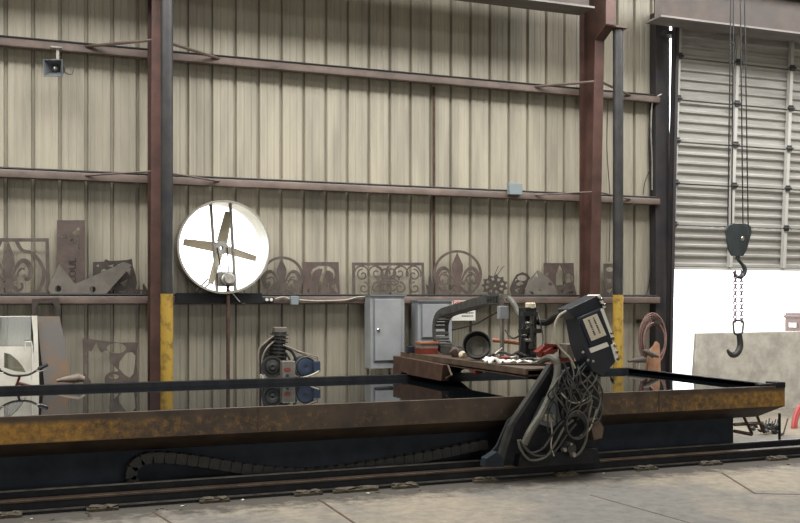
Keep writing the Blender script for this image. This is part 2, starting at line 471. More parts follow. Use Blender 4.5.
def post(px, label, ztop):
    x = at(px, 300, 11.35).x; r = .07
    t = thing('steel_post', label, 'post', (x, 11.35, 0))
    MB().cyl((x, 11.35, 1.72), (x, 11.35, ztop), r, seg=24).build('pipe', 'dark_pipe', t)
    o = MB().cyl((x, 11.35, .02), (x, 11.35, 1.72), r+.001, seg=24).build('painted_base', 'yellow', t); o['label'] = 'yellow painted lower end of the pipe'
    MB().box(x-.13, x+.13, 11.22, 11.48, 0, .02).build('base_plate', 'dark_pipe', t)
    MB().box(x-.1, x+.1, 11.25, 11.45, ztop, ztop+.02).build('cap_plate', 'column', t)
post(166.8, 'round dark post with yellow foot beside the left column', 5.478)
post(618, 'round dark post with yellow foot beside the right column', 5.33)
BL, BR = at(581, 10, 11.46).x, at(646, 17, 11.46).x
for x0, x1, lab in ((-5, BL, 'grey brown crane runway beam at the top, left of the deep column'), (BR, 16, 'grey brown crane runway beam at the top right above the overhead door')):
    t = thing('runway_beam', lab, 'beam', ((x0+x1)/2, 11.35, 5.5), 'crane runway beams')
    b = MB(); b.box(x0, x1, 11.12, 11.48, 5.5, 5.525); b.build('bottom_flange', 'beam_underside_lit', t)  # paler grey than the web: floor bounce painted into the underside
    b = MB(); b.box(x0, x1, 11.26, 11.28, 5.525, 6.05); b.build('web', 'beam_web', t)
    b = MB(); b.box(x0, x1, 11.12, 11.48, 6.05, 6.075); b.build('top_flange', 'girt', t)
    b = MB(); b.box(x0, x1, 11.23, 11.31, 6.075, 6.14); b.build('crane_rail', 'rail_top', t)
# =============================================================== exhaust fan
cx, cz = FANC.x, FANC.z
t = thing('exhaust_fan', 'large round exhaust fan glowing with daylight in the wall', 'fan', (cx, 11.82, cz-FANR))
b = MB(); b.lathe((cx, 11.80, cz), (0, 1, 0), [(0, FANR), (0, FANR+.022), (.02, FANR+.022), (.02, FANR+.004), (.5, FANR+.004), (.5, FANR-.004), (.0, FANR-.004), (0, FANR)], 64); b.build('housing_ring', 'fan_ring', t)
for px0, px1 in ((210.5, 217), (230, 235.5)):
    p0 = at(px0, 201, 11.93); p1 = at(px1, 292, 11.93)
    b = MB(); b.tube([p0, p1], .02, 4); b.build('support_bar', 'galv', t)
bl = MB(); bl.lathe((cx, 12.0, cz), (0, 1, 0), [(0, .02), (0, .085), (.1, .085), (.1, .02)], 20); bl.build('hub', 'galv', t)
for ang in (172, 78, -16, -106):
    a = math.radians(ang); rd = Vector((math.cos(a), 0, math.sin(a))); tg = Vector((-math.sin(a), 0, math.cos(a)))
    b = MB(); rows = []
    for k in range(7):
        r = .07+k*.065; w = .085-.006*k; tw = .85-.2*k/6
        rows.append([Vector((cx, 12.05, cz))+rd*r+tg*(w*s*math.cos(tw))+Vector((0, 1, 0))*(w*s*math.sin(tw)) for s in (-1, -.3, .4, 1)])
    vs = [[b.bm.verts.new(p) for p in r] for r in rows]; vb = [[b.bm.verts.new(p+Vector((0, .006, 0))) for p in r] for r in rows]
    for i in range(6):
        for j in range(3):
            b.bm.faces.new((vs[i][j], vs[i][j+1], vs[i+1][j+1], vs[i+1][j])); b.bm.faces.new((vb[i][j], vb[i+1][j], vb[i+1][j+1], vb[i][j+1]))
    b.build('blade', 'fan_blade', t)
mc = at(226, 279, 11.9)
b = MB(); b.box(mc.x-.1, mc.x+.1, 11.84, 11.93, mc.z-.09, mc.z+.085); b.build('motor_mount', 'grey_steel', t)
b = MB(); b.lathe((mc.x, 11.70, mc.z), (0, 1, 0), [(0, .0), (0, .055), (.03, .075), (.14, .075), (.14, 0)], 20); b.build('motor', 'galv', t)
b = MB(); b.tube([(mc.x-.03, 11.96, mc.z), (cx-.06, 11.96, cz)], .008, 6); b.tube([(mc.x+.05, 11.96, mc.z), (cx+.06, 11.96, cz)], .008, 6); b.build('drive_belt', 'rubber', t)
b = MB()
for p, q in (((196, 291, 11.93), (208, 279, 11.95)), ((199, 293, 11.9), (211, 282, 11.95))): b.tube([at(*p), at(*q)], .014, 8)
b.build('bracket_strut', 'galv', t)
# dark strip on the girt face below the fan, thin pipe hanging under it
p0, p1 = at(176, 293, 11.9), at(262, 303, 11.9)
tag(MB().box(p0.x, p1.x, 11.885, 11.945, p1.z, p0.z).build('dark_strip', 'black_steel'), 'dark strip along the girt under the round fan', 'board')
x = at(228, 300, 11.83).x
tag(MB().tube([(x, 11.83, 0), (x, 11.83, 1.2), (x, 11.83, mc.z-.08)], .022, 10).build('conduit_pipe', 'rust_dark'), 'thin brown upright pipe running down from the fan motor', 'pipe')
x = at(435, 200, 12.1).x
tag(MB().tube([(x, 12.135, GZ+.05), (x, 12.135, 4.52)], .02, 8).build('conduit_pipe', 'rust_dark'), 'thin brown upright pipe on the wall beside the scroll panel', 'pipe')

# =============================================================== horn speaker
b0 = at(53, 68, 11.7); t = thing('horn_speaker', 'grey rectangular horn loudspeaker hanging under the top girt', 'speaker', (b0.x, 11.75, b0.z-.1))
ax = Vector((-.35, -.9, -.15)).normalized(); sd = ax.cross(Vector((0, 0, 1))).normalized(); upv = sd.cross(ax)
b = MB()
sec = [(.0, .11, .095), (-.06, .075, .065), (-.12, .04, .035)]
loops = []
for d, w, h in sec+[(-.12, .03, .028), (-.06, .068, .058), (0, .1, .086)]:
    loops.append([b.bm.verts.new(b0+ax*d+sd*(w*sx)+upv*(h*sz)) for sx, sz in ((-1, -1), (1, -1), (1, 1), (-1, 1))])
for A, B in zip(loops, loops[1:]+loops[:1]):
    for k in range(4): b.bm.faces.new((A[k], A[(k+1) % 4], B[(k+1) % 4], B[k]))
b.build('horn', 'horn_grey', t)
MB().lathe(b0-ax*.11, ax, [(0, .035), (.05, .028), (.07, .012), (.075, 0)], 14).build('driver_plug', 'galv', t)
MB().lathe(b0-ax*.13, -ax, [(0, .05), (.1, .06), (.12, 0)], 16).build('driver', 'iron', t)
pb = at(57, 54, 11.9)
b = MB(); b.box(pb.x-.07, pb.x+.05, 11.8, 11.95, 4.52, 4.535); b.box(pb.x-.01, pb.x+.02, 11.84, 11.87, b0.z+.02, 4.53); b.box(pb.x-.06, pb.x+.05, 11.78, 11.81, b0.z+.1, b0.z+.12); b.build('bracket', 'galv', t)
b = MB(); b.tube(smooth_path([at(62, 68, 11.85), at(66, 73, 11.85), at(72, 74, 11.85), at(74, 66, 11.9)]), .006, 6); b.build('wire', 'iron', t)

# =============================================================== cut metal art: flat plates drawn in outline, standing on the girt
class Flat:
    def __init__(s, Y, zb, lean=.0, th=.006): s.mb = MB(); s.Y, s.zb, s.lean, s.th = Y, zb, lean, th
    def P(s, q):
        p = at(q[0], q[1], s.Y)
        if q[1] >= 438: p.z = s.zb
        p.y += (p.z-s.zb)*s.lean; return p
    def poly(s, outer, *holes):
        s.mb.extrude([[s.P(q) for q in l] for l in (outer,)+holes], (0, s.th, 0)); return s
    def rib(s, pts, w, sm=5):
        k = w/80. if not isinstance(w, (list, tuple)) else [x/80. for x in w]
        pp = smooth_path([Vector((p[0], p[1], 0)) for p in pts], sm) if sm else [Vector((p[0], p[1], 0)) for p in pts]
        if isinstance(k, list): # resample widths
            n = len(pp); k = [k[min(int(i*len(k)/n), len(k)-1)] for i in range(n)]
        jit = random.uniform(-.0012, .0012)
        q = [s.P(p)+Vector((0, jit, 0)) for p in pp]
        s.mb.ribbon(q, k, (0, s.th, 0), (0, 1, 0)); return s
    def build(s, name, m, label, cat): return tag(s.mb.build(name, m), label, cat)
def circ(cx, cy, rx, ry=None, n=20, a0=0, a1=360):
    ry = rx if ry is None else ry
    full = abs(a1-a0) >= 360
    return [(cx+rx*math.cos(math.radians(a0+(a1-a0)*k/(n if full else n-1))), cy-ry*math.sin(math.radians(a0+(a1-a0)*k/(n if full else n-1)))) for k in range(n)]
def spiral(cx, cy, r0, r1, a0, a1, n=14, sq=1.):
    return [(cx+(r0+(r1-r0)*k/(n-1))*math.cos(math.radians(a0+(a1-a0)*k/(n-1))), cy-sq*(r0+(r1-r0)*k/(n-1))*math.sin(math.radians(a0+(a1-a0)*k/(n-1)))) for k in range(n)]
def petal(cx, top, bot, w):
    h = bot-top
    return [(cx, top), (cx+.2*w, top+.18*h), (cx+.48*w, top+.42*h), (cx+.5*w, top+.62*h), (cx+.22*w, bot), (cx-.22*w, bot), (cx-.5*w, top+.62*h), (cx-.48*w, top+.42*h), (cx-.2*w, top+.18*h)]
def fleur(f, cx, top, bot, hw):
    h = bot-top
    f.poly(petal(cx, top, top+.66*h, hw*.5))
    for s in (-1, 1):
        X = lambda u: cx+s*hw*u
        f.rib([(X(.13), top+.69*h), (X(.3), top+.5*h), (X(.52), top+.37*h), (X(.76), top+.38*h), (X(.92), top+.5*h), (X(.9), top+.64*h), (X(.74), top+.7*h), (X(.64), top+.61*h)], [hw*.09, hw*.14, hw*.19, hw*.2, hw*.18, hw*.14, hw*.1])
        f.rib([(X(.36), top+.66*h), (X(.42), top+.56*h), (X(.55), top+.5*h), (X(.68), top+.52*h)], [hw*.07, hw*.09, hw*.07])
        f.rib([(X(.06), top+.74*h), (X(.24), top+.84*h), (X(.42), top+.9*h), (X(.58), top+.84*h), (X(.54), top+.76*h)], [hw*.12, hw*.13, hw*.1, hw*.08])
    f.poly([(cx-hw*.34, top+.665*h), (cx+hw*.34, top+.665*h), (cx+hw*.34, top+.73*h), (cx-hw*.34, top+.73*h)])
    f.poly([(cx-hw*.1, top+.73*h), (cx+hw*.1, top+.73*h), (cx+hw*.17, top+.87*h), (cx, bot), (cx-hw*.17, top+.87*h)])
LB = HOR-(GT-EYE)*78    # pixel row of the girt ledge (about 296.5)
YA = 12.02
# 1 square framed fleur
f = Flat(YA, GT, .05)
f.poly([(-12, 238), (49, 238), (50, 296.3), (-12, 296.3)], [(-9, 241.5), (45.5, 241.5), (46, 292.5), (-9, 292.5)])
fleur(f, 8.5, 241, 296, 24)
f.rib([(16, 240), (22, 250), (32, 253), (40, 262), (44, 272), (42, 284), (36, 294)], 3.2)
f.rib([(1, 240), (-4, 250), (-10, 255)], 3.2)
f.build('metal_fleur_panel', 'cut_steel', 'square framed fleur-de-lis steel panel at the far left of the ledge', 'metal art')
# 2 tall plate with emblem and letters
e1 = [(61, 237), (68, 232.5), (67, 238.5)]; e2 = [(72, 232.5), (79, 227), (80, 229.5), (75, 236)]; e3 = [(75, 245), (80, 240), (80, 249.5)]
e4 = [(69, 239), (73, 238), (74, 243), (71, 242)]; e5 = [(77, 234), (79.4, 231.5), (79.6, 238), (77.5, 240)]
pl = Flat(12.05, GT, .03, .008)
pl.poly([(57, 220), (85, 220), (85.3, 296.3), (56.5, 296.3)], e1, e2, e3, e4, e5)
o = pl.build('cut_plate', 'mauve_steel', 'tall narrow brown steel plate with a triangular emblem and upright lettering', 'metal plate')
pt = at(73, 270, 12.03)
text('lettering', 'LOUL', (pt.x, 12.055, pt.z), (0, 0, 1), (-1, 0, 0), .115, 'ink', o)
# 3 V shaped bracket with two holes
f = Flat(11.985, GT, .02, .016)
f.poly([(59, 264), (75, 284), (125, 262), (132, 265), (104, 296.3), (52, 296.3), (48, 289), (50, 283)], circ(58, 288.7, 3.2), circ(92.5, 289.3, 3.2))
f.build('bracket_plate', 'grey_steel', 'thick grey V shaped bracket plate with two round holes', 'metal plate')
# 4 floral plate
f = Flat(12.06, GT, .03)
f.poly([(93, 262), (104, 261.5), (106, 259), (110, 261), (126, 260), (132, 258.8), (133, 266), (136, 276), (137, 283), (134, 296.3), (93, 296.3)],
       [(96, 266), (99, 264), (99, 267)], [(108, 266), (114, 264), (113, 267)], [(117, 265), (124, 262), (121, 267)], [(112, 280), (118, 276), (117, 284)], [(120, 283), (128, 279), (126, 288)], [(108, 290), (114, 287), (114, 294)], [(118, 291), (128, 290), (125, 295)], [(126, 270), (131, 268), (130, 276)], circ(104, 272, 3), [(98, 280), (104, 277), (102, 286)])
f.build('floral_plate', 'cut_steel_dark', 'dark ragged floral cutout plate behind the V shaped bracket', 'metal art')
# 5 small spiky plants
for px, top in ((139, 287), (144, 283), (148, 288)):
    f = Flat(12.04, GT, .02)
    f.poly([(px-2.4, 296.3), (px-2, 292), (px-3.2, 289.5), (px-1.2, 290), (px-1.5, top+2.5), (px, top), (px+1.2, top+3), (px+3, 288.5), (px+1.6, 292), (px+2.4, 296.3)])
    f.build('leaf_cutout', 'cut_steel_dark', {139: 'left', 144: 'middle and tallest', 148: 'right'}[px]+' one of three tiny spiky leaf cutouts near the left column', 'metal art')['group'] = 'spiky leaf cutouts on the ledge'
# 6 round fleur right of the fan
f = Flat(YA, GT, .04)
f.poly(circ(282.5, 276.5, 21.5, 20.2, 40), circ(282.5, 276.5, 18.8, 17.6, 40))
fleur(f, 282, 258, 296, 19)
f.rib(spiral(278, 289, 7.5, 1.5, 40, 420), 1.6); f.rib(spiral(293, 286, 7, 1.5, 140, -240), 1.6); f.rib(spiral(268, 284, 6, 1.5, 60, 400), 1.6)
f.build('round_fleur', 'cut_steel', 'round fleur-de-lis steel cutout just right of the fan', 'metal art')
# 7 square plate with flourish letter
f = Flat(12.05, GT, .03)
f.poly([(303, 262), (339, 262), (340, 296.3), (303, 296.3)],
       [(311, 280), (310.5, 274), (313, 269), (319, 266), (325.5, 265.8), (330, 266.5), (334, 270), (335.3, 275), (334.5, 279), (333.4, 278), (333.2, 273.5), (330, 270.5), (327, 270.5), (323.5, 279), (320, 292), (317.5, 294), (317, 289), (320, 279), (323, 269), (319, 268.5), (314.5, 271), (312.8, 275), (312.8, 279.5)],
       [(306, 290), (310, 288.5), (309, 293)], [(327, 284), (329, 283), (330, 292), (328, 293)], [(332, 286), (336, 284), (338, 293), (334, 290)])
f.build('initial_plate', 'mauve_steel', 'square brown plate with a flowing cut initial like an n', 'metal art')
# 8 long scroll panel
f = Flat(YA, GT, .04)
f.poly([(352.5, 262.5), (424.5, 262.5), (425, 297), (352.5, 297)], [(355.5, 265.5), (422, 265.5), (422, 294.5), (355.5, 294.5)])
for cx in (362, 376, 401, 414):
    f.rib(circ(cx, 274, 7.3, 8, 12, -20, 200), 1.6)
for cx, cy, s in ((363, 275, 1), (377, 273, -1), (400, 273, 1), (414, 275, -1), (364, 288, -1), (378, 288, 1), (400, 288, -1), (415, 288, 1)):
    f.rib(spiral(cx, cy, 6, 1.2, 90, 90+s*430, 18), 1.5)
for k in range(6):
    a = 60*k; f.rib(circ(389+6*math.cos(math.radians(a)), 280-7*math.sin(math.radians(a)), 4.5, 5, 10), 1.6)
f.rib([(389, 266), (386, 275), (391, 283), (388, 294)], 2.2); f.rib([(380, 282), (389, 277), (399, 282)], 2.)
f.build('scroll_panel', 'cut_steel', 'long rectangular framed scrollwork panel above the electrical cabinets', 'metal art')
# 9 little upright finial
f = Flat(12.0, GT, .03)
f.poly([(428, 297), (427.5, 290), (426, 284), (428.5, 286), (429, 278), (431, 274), (432, 283), (435, 279), (434.5, 285), (433.5, 291), (433.5, 297)])
f.build('leaf_finial', 'cut_steel_dark', 'small upright leaf finial between the scroll panel and the big round fleur', 'metal art')
# 10 big round fleur
f = Flat(YA, GT, .04)
f.poly(circ(458, 274, 24.5, 24, 44), circ(458, 274, 22, 21.5, 44))
fleur(f, 458, 252, 297, 22)
f.rib(spiral(446, 280, 8, 2, 80, 380), 1.6); f.rib(spiral(470, 280, 8, 2, 100, -200), 1.6)
f.build('round_fleur', 'mauve_steel', 'largest round fleur-de-lis cutout, right of the scroll panel', 'metal art')
# 11 round cluster
f = Flat(YA, GT, .04)
pts = []
for k in range(22):
    r = 13.5 if k % 2 else 10.5
    pts.append((495+r*math.cos(k*math.tau/22), 285.5-r*.85*math.sin(k*math.tau/22)))
hs = []
for k in range(8):
    a = k*math.tau/8+.2; hs.append([(495+7.5*math.cos(a+da)*(1+dr), 285.5-6.5*math.sin(a+da)*(1+dr)) for da, dr in ((-.2, -.15), (.15, -.25), (.25, .2), (-.1, .28))])
hs.append([(493.5, 287), (495.5, 283.5), (497, 287)])
f.poly(pts, *hs); f.rib([(497, 276), (502, 269), (505, 266)], .7); f.rib([(495, 275), (499, 266)], .7)
f.build('leaf_cluster', 'cut_steel_dark', 'ragged round leaf cluster cutout beside the biggest round fleur', 'metal art')
# 12 dome with cuts, 13 ridge silhouette
f = Flat(12.06, GT, .03)
f.poly([(512, 297), (510, 289), (513, 281), (517, 274.5), (523, 272), (528, 274), (532, 280), (533, 297)], circ(522.5, 278, 5, 3, 12), [(516, 284), (521, 281), (524, 284), (519, 286)], [(515, 290), (520, 288), (518, 293)], [(524, 288), (530, 287), (528, 292)], [(518, 279), (515, 282), (516, 279)])
f.build('dome_cutout', 'cut_steel_dark', 'domed grey cutout with leafy slots, left of the ridge shaped plate', 'metal art')
f = Flat(12.0, GT, .02)
f.poly([(524, 297), (526, 287), (529, 280), (538, 270), (542, 273), (548, 277), (553, 283), (557, 290), (558, 297)], [(530, 285), (537, 272.5), (539, 278), (536, 276)], [(535, 287), (539, 288), (543, 291), (539, 291)], [(545, 274), (549, 272.5), (548, 276)], [(529, 291), (534, 293), (533, 295)], [(548, 284), (551, 282), (553, 285), (550, 286)])
f.build('ridge_cutout', 'grey_steel', 'peaked ridge shaped grey plate with small slots', 'metal art')
# 14 square plate with leaf hole
f = Flat(12.08, GT, .02)
f.poly([(544, 263), (574, 263), (574.5, 297), (544, 297)], [(556, 285), (556.5, 274), (560, 264.5), (563, 270), (565, 277), (564, 285)], circ(569, 278.5, 4.2, 5, 14))
f.build('negative_fleur_plate', 'mauve_steel', 'square plate with leaf shaped opening, left of the deep column', 'metal art')
f = Flat(12.02, GT, .02)
f.poly([(556, 297), (558, 289), (562, 285), (570, 282), (575, 286), (577, 297)], [(560, 290), (565, 287), (563, 293)], [(568, 287), (572, 286), (571, 290)], [(567, 293), (574, 290), (573, 294)])
f.build('leaf_mound', 'cut_steel', 'low leafy mound cutout in front of the leaf-hole plate', 'metal art')
f = Flat(12.06, GT, .02)
f.poly([(604, 263.5), (615.5, 263.5), (616, 297), (604, 297)], circ(610, 269.5, 4, 2.4, 12), [(607, 279), (612, 279.5), (611, 283), (608, 283)], [(606, 290), (613, 288), (610, 294)])
f.build('narrow_plate', 'cut_steel', 'narrow cut plate standing between the deep column and the yellow-footed post', 'metal art')

# =============================================================== leaning sheets at lower left
def leaning(name, m, label, outer, holes, Ybot, lean, th=.006, cat='metal sheet', ext=True):
    f = Flat(Ybot, 0, lean, th); f.poly(outer, *holes); return f.build(name, m, label, cat)
def foot(px, Y): return (px, 300+EYE*F*(C_-S_*(px-400)/F)/Y)
f1 = lambda px: foot(px, 11.8)
# plate with arch hole
leaning('arch_plate', 'cut_steel_dark', 'dark plate with a round arch opening, rising in front of the lowest girt', [(32, 299), (59.5, 298), (62, 440), (30, 440)], [[(35.5, 316), (35.5, 309), (38, 304), (42, 301.5), (47, 300.8), (52, 302), (55, 306), (56, 311), (56, 316)]], 11.88, .02)
t = Flat(11.9, 0, .0, .006); t.poly([(-14, 317), (31, 316.5), (31, 438), (-14, 438)])
o = t.build('acrylic_sheet', 'acrylic', 'clear sheet with a bright top edge standing at the far left', 'sheet')
a0, a1 = at(-14, 317, 11.9), at(31, 316.5, 11.9)
MB().tube([a0, a1], .007, 6).build('bright_edge', 'white', o)
leaning('rust_sheet', 'rust_sheet', 'large grey sheet with an orange rust patch leaning on the wall', [(37.5, 316.5), (60, 316.5), (66, 345), (72, 395), (76, 440), (50, 440), (44, 380), (40, 345)], [], 11.68, .12, .008)
leaning('white_offcut', 'offwhite', 'narrow white sheet offcut standing beside the rusty sheet', [(31.5, 316), (37.5, 316), (38.5, 350), (39.5, 387), (40, 440), (0, 440), (6, 392), (18, 384), (27, 375), (32, 364), (34, 350), (33.5, 335)], [], 11.62, .12)
leaning('arched_board', 'offwhite', 'pale board with a curved sail shaped opening behind the handlebar', [(-12, 347), (31, 346.5), (31.5, 440), (-12, 440)], [[(4, 353), (10, 354.5), (17, 360), (22, 366), (26, 373), (14, 371.5), (4, 368)]], 11.74, .09, .012, 'board')
b = MB(); b.tube([at(25, 350, 11.72), at(25, 342, 11.72), at(31, 341.5, 11.72), at(32, 346, 11.72), Vector((at(31.5, 440, 11.72).x, 11.72, 0))], .012, 6)
tag(b.build('bent_rod', 'white'), 'small white bent rod hooked above the pale arched board', 'rod')
f = Flat(11.75, 0, .06, .006)
f.poly([(83, 338), (103, 341), (120, 343), (139, 342.5), (137.5, 352), (137, 365), (138.5, 378), (140, 440), (84, 440), (83.5, 380)],
       [(p.x, p.y) for p in smooth_path([(a, c, 0) for a, c in ((96.5, 343), (99, 349), (102, 353), (106, 350.5), (110, 352.5), (109.5, 358.5), (111, 363), (116, 368), (118.5, 371.5), (110, 372.5), (105, 378), (105, 388), (98, 403), (92, 390), (91, 381), (85.5, 374), (86, 364), (89, 360), (86.5, 355), (88, 350.5), (92, 351.5))], 3, True)],
       circ(117, 348.5, 9.8, 5.2, 20), [(119.5, 369), (120, 362), (123.5, 357.5), (127, 353), (133, 352.5), (136, 356), (135.5, 364), (134, 374), (130, 378), (125, 375)], circ(114.5, 377, 5, 2.4, 12), [(108, 388), (118, 383), (130, 384), (134, 396), (120, 404), (109, 398)])
f.build('fleur_offcut', 'cut_steel', 'brown offcut sheet with a fleur-de-lis shaped hole, left of the left column', 'metal sheet')

# =============================================================== bicycles
def bike(x0, Y, sad_z, bar_z, steer, label, frame_m, sad_m, k=1.0):
    t = thing('bicycle', label, 'bicycle', (x0, Y, 0)); R = .29*k; wb = 1.0*k
    V = lambda x, z, y=0: Vector((x0+x, Y+y, z))
    rear, front = V(0, R+.012), V(-wb, R+.012); bb = V(-.42*k, .27*k); seat = V(-.22*k, sad_z-.2); head = V(-.78*k, bar_z-.17); headl = V(-.83*k, bar_z-.32)
    b = MB()
    for p, q in ((bb, seat), (bb, headl), (seat, head), (head, headl)): b.cyl(p, q, .018, seg=10)
    for s in (-.05, .05):
        b.cyl(rear+Vector((0, s, 0)), bb, .01, seg=8); b.cyl(rear+Vector((0, s, 0)), seat, .01, seg=8)
    b.build('frame', frame_m, t)
    b = MB()
    for s in (-.05, .05): b.cyl(front+Vector((0, s, 0)), headl+Vector((0, s*.8, 0)), .012, seg=8)
    b.cyl(headl, head+Vector((.02, 0, .07)), .014, seg=8); b.build('fork', frame_m, t)
    for c in (rear, front):
        b = MB(); b.tube([c+Vector((R*math.cos(a*math.tau/28), 0, R*math.sin(a*math.tau/28))) for a in range(28)], .022, 8, True)
        w = b.build('wheel', 'rubber', t)
        b = MB()
        for a in range(14): b.cyl(c+Vector((0, .02 if a % 2 else -.02, 0)), c+Vector((R*.95*math.cos(a*math.tau/14), 0, R*.95*math.sin(a*math.tau/14))), .0025, seg=4)
        b.cyl(c+Vector((0, -.04, 0)), c+Vector((0, .04, 0)), .02, seg=10); b.build('spokes', 'galv', w)
    cs, sn = math.cos(steer), math.sin(steer); st = head+Vector((.02, 0, .08))
    W = lambda a, f, z: st+Vector((a*cs-f*sn, a*sn+f*cs, z))
    b = MB(); b.tube(smooth_path([W(-.29, .02, .10), W(-.2, .0, .06), W(-.1, -.02, .01), W(0, -.03, 0), W(.1, -.02, .01), W(.2, 0, .06), W(.29, .02, .10)], 4), .012, 8); h = b.build('handlebar', 'bike_dark', t)
    for s in (-1, 1):
        MB().tube([W(s*.2, 0, .065), W(s*.3, .02, .105)], .019, 10).build('grip', 'rubber', h)
        MB().tube([W(s*.17, -.03, .05), W(s*.2, -.06, .04), W(s*.27, -.06, .06)], .006, 6).build('brake_lever', 'galv', h)
    b = MB(); P = [V(.13*k-.22*k, sad_z-.005), V(.07*k-.22*k, sad_z+.01), V(-.02*k-.22*k, sad_z), V(-.1*k-.22*k, sad_z-.005), V(-.16*k-.22*k, sad_z-.015)]
    b.tube(P, [.03, .05, .042, .026, .018], 12); b.build('saddle', sad_m, t)
    MB().cyl(seat, V(-.2*k, sad_z-.02), .013, seg=8).build('seat_post', 'galv', t)
    b = MB(); b.cyl(bb+Vector((0, -.07, 0)), bb+Vector((0, .07, 0)), .02, seg=8); b.lathe(bb+Vector((0, -.05, 0)), (0, -1, 0), [(0, .0), (0, .085), (.006, .085), (.006, 0)], 20)
    for s, y in ((1, -.08), (-1, .08)):
        b.cyl(bb+Vector((0, y, 0)), bb+Vector((s*.1, y, -s*.12)), .009, seg=6); b.box(bb.x+s*.1-.04, bb.x+s*.1+.04, bb.y+y-.04, bb.y+y+.04, bb.z-s*.12-.012, bb.z-s*.12+.012)
    b.build('crank', 'iron', t)
    return t
p = at(72, 379, 11.42)
bike(p.x+.22, 11.42, p.z, .92, .25, 'bicycle with tan saddle at far left behind the water table', 'bike_red', 'saddle_tan')
p = at(638, 360, 11.57)
bike(p.x+.22, 11.57, p.z, .84, 1.45, 'bicycle with dark saddle behind the table near the yellow-footed right post', 'bike_dark', 'saddle_dark')

# =============================================================== air compressor
Yc = 11.45; c0 = at(288, 380, Yc); t = thing('air_compressor', 'belt driven air compressor with blue motor behind the water table', 'compressor', (c0.x, Yc, 0))
q = lambda px, py, dy=0: at(px, py, Yc+dy)
tz = .42
b = MB(); b.lathe((c0.x-.5, Yc, tz), (1, 0, 0), [(0, .01), (.02, .12), (.08, .19), (.16, .205), (.84, .205), (.92, .19), (.98, .12), (1, .01)], 28); b.build('tank', 'iron', t)
for sx in (-.33, .33):
    MB().box(c0.x+sx-.03, c0.x+sx+.03, Yc-.14, Yc+.14, 0, .26).build('foot', 'iron', t)
MB().box(c0.x-.42, c0.x+.42, Yc-.13, Yc+.13, .62, .66).build('deck', 'iron', t)
pump = q(276, 372)
b = MB(); b.box(pump.x-.1, pump.x+.1, Yc-.1, Yc+.1, .66, pump.z+.14); b.build('crankcase', 'iron', t, .02)
h0 = q(277, 364); h1 = q(279.3, 331.5)
b = MB(); n = 9
for k in range(n):
    pa = h0.lerp(h1, k/n); b.lathe(pa, (h1-h0), [(0, .0), (0, .115), (.014, .115), (.014, 0)], 16); b.lathe(pa, (h1-h0), [(.01, .085), (.036, .085)], 14)
b.build('cylinder', 'iron', t)
hp = q(279.5, 330); b = MB(); b.box(hp.x-.075, hp.x+.075, Yc-.08, Yc+.08, hp.z-.03, hp.z+.035); o = b.build('cylinder_head', 'grey_steel', t, .008)
fc = q(272.5, 367, -.16)
b = MB(); b.lathe(fc, (0, 1, 0), [(0, .0), (-.01, .03), (0, .05), (0, .075), (.015, .085), (.015, .105), (0, .11), (0, .125), (.05, .125), (.05, 0)], 28); b.build('flywheel', 'iron', t)
b = MB(); 
g = [q(258.5, 378), q(258.5, 350), q(275, 335)]
b.tube(smooth_path([q(259, 379, -.08), q(258.5, 365, -.08), q(259, 350, -.08), q(266, 342, -.08), q(275, 335, -.06)], 5), .012, 8); b.tube(smooth_path([q(263, 378, -.1), q(262, 360, -.1), q(267, 348, -.1), q(276, 340, -.06)], 5), .01, 8); b.build('air_line', 'saddle_tan', t)
b = MB(); b.extrude([[q(259, 379, .06), q(259, 350, .06), q(266, 341, .06), q(275, 335, .06), q(285, 343, .06), q(288, 379, .06)]], (0, .02, 0)); b.build('belt_guard', 'iron', t)
b = MB(); b.tube([q(283, 345, -.1), q(300, 352, -.1), q(317.5, 357, -.1), q(318, 363, -.1)], .012, 6); b.tube([q(283, 347, -.05), q(317.5, 359, -.05)], .01, 6); b.build('guard_rod', 'saddle_tan', t)
b = MB(); b.tube(smooth_path([q(284, 347, -.05), q(292, 352, -.08), q(296, 362, -.08), q(293, 373, -.08)], 5), .016, 8); b.tube(smooth_path([q(284, 352, -.05), q(289, 358, -.08), q(291, 368, -.08)], 5), .014, 8); b.build('cooling_pipe', 'iron', t)
mcx = q(306, 367.5, -.14)
b = MB(); b.lathe(mcx, (0, 1, 0), [(0, .0), (-.01, .05), (0, .105), (.02, .122), (.25, .122), (.27, .1), (.27, 0)], 28); b.build('motor', 'motor_blue', t)
b = MB(); b.lathe(mcx+Vector((0, .01, 0)), (0, 1, 0), [(0, .119), (-.012, .126), (.02, .131), (.02, .119)], 28); b.build('end_bell_rim', 'galv', t)
MB().box(mcx.x-.09, mcx.x+.09, Yc-.11, Yc+.1, .66, .72).build('motor_base', 'iron', t)
e = q(316, 366, -.1); MB().box(e.x-.05, e.x+.04, Yc-.16, Yc-.02, e.z-.07, e.z+.06).build('terminal_box', 'motor_blue', t, .008)
s0, s1 = q(281.5, 361, -.26), q(294.5, 382, -.26)
o = MB().box(s0.x, s1.x, Yc-.30, Yc-.18, s1.z-.03, s0.z).build('switch_box', 'grey_steel', t, .008)
a = q(287.5, 369, -.305); MB().box(a.x-.035, a.x+.035, Yc-.306, Yc-.298, a.z-.02, a.z+.015).build('display', 'red', o)
MB().cyl((a.x, Yc-.31, a.z-.075), (a.x, Yc-.3, a.z-.075), .018, seg=12).build('knob', 'ink', o)
w0, w1 = q(262, 375, -.1), q(281, 384, -.1)
MB().box(w0.x, w1.x, Yc-.13, Yc+.05, w1.z-.02, w0.z).build('mount_block', 'white', t, .006)
b = MB(); b.tube(smooth_path([q(296, 379, -.2), q(306, 377, -.22), q(314, 374, -.2), q(319, 371, -.15)], 4), .012, 8); b.build('pressure_hose', 'cable_pale', t)

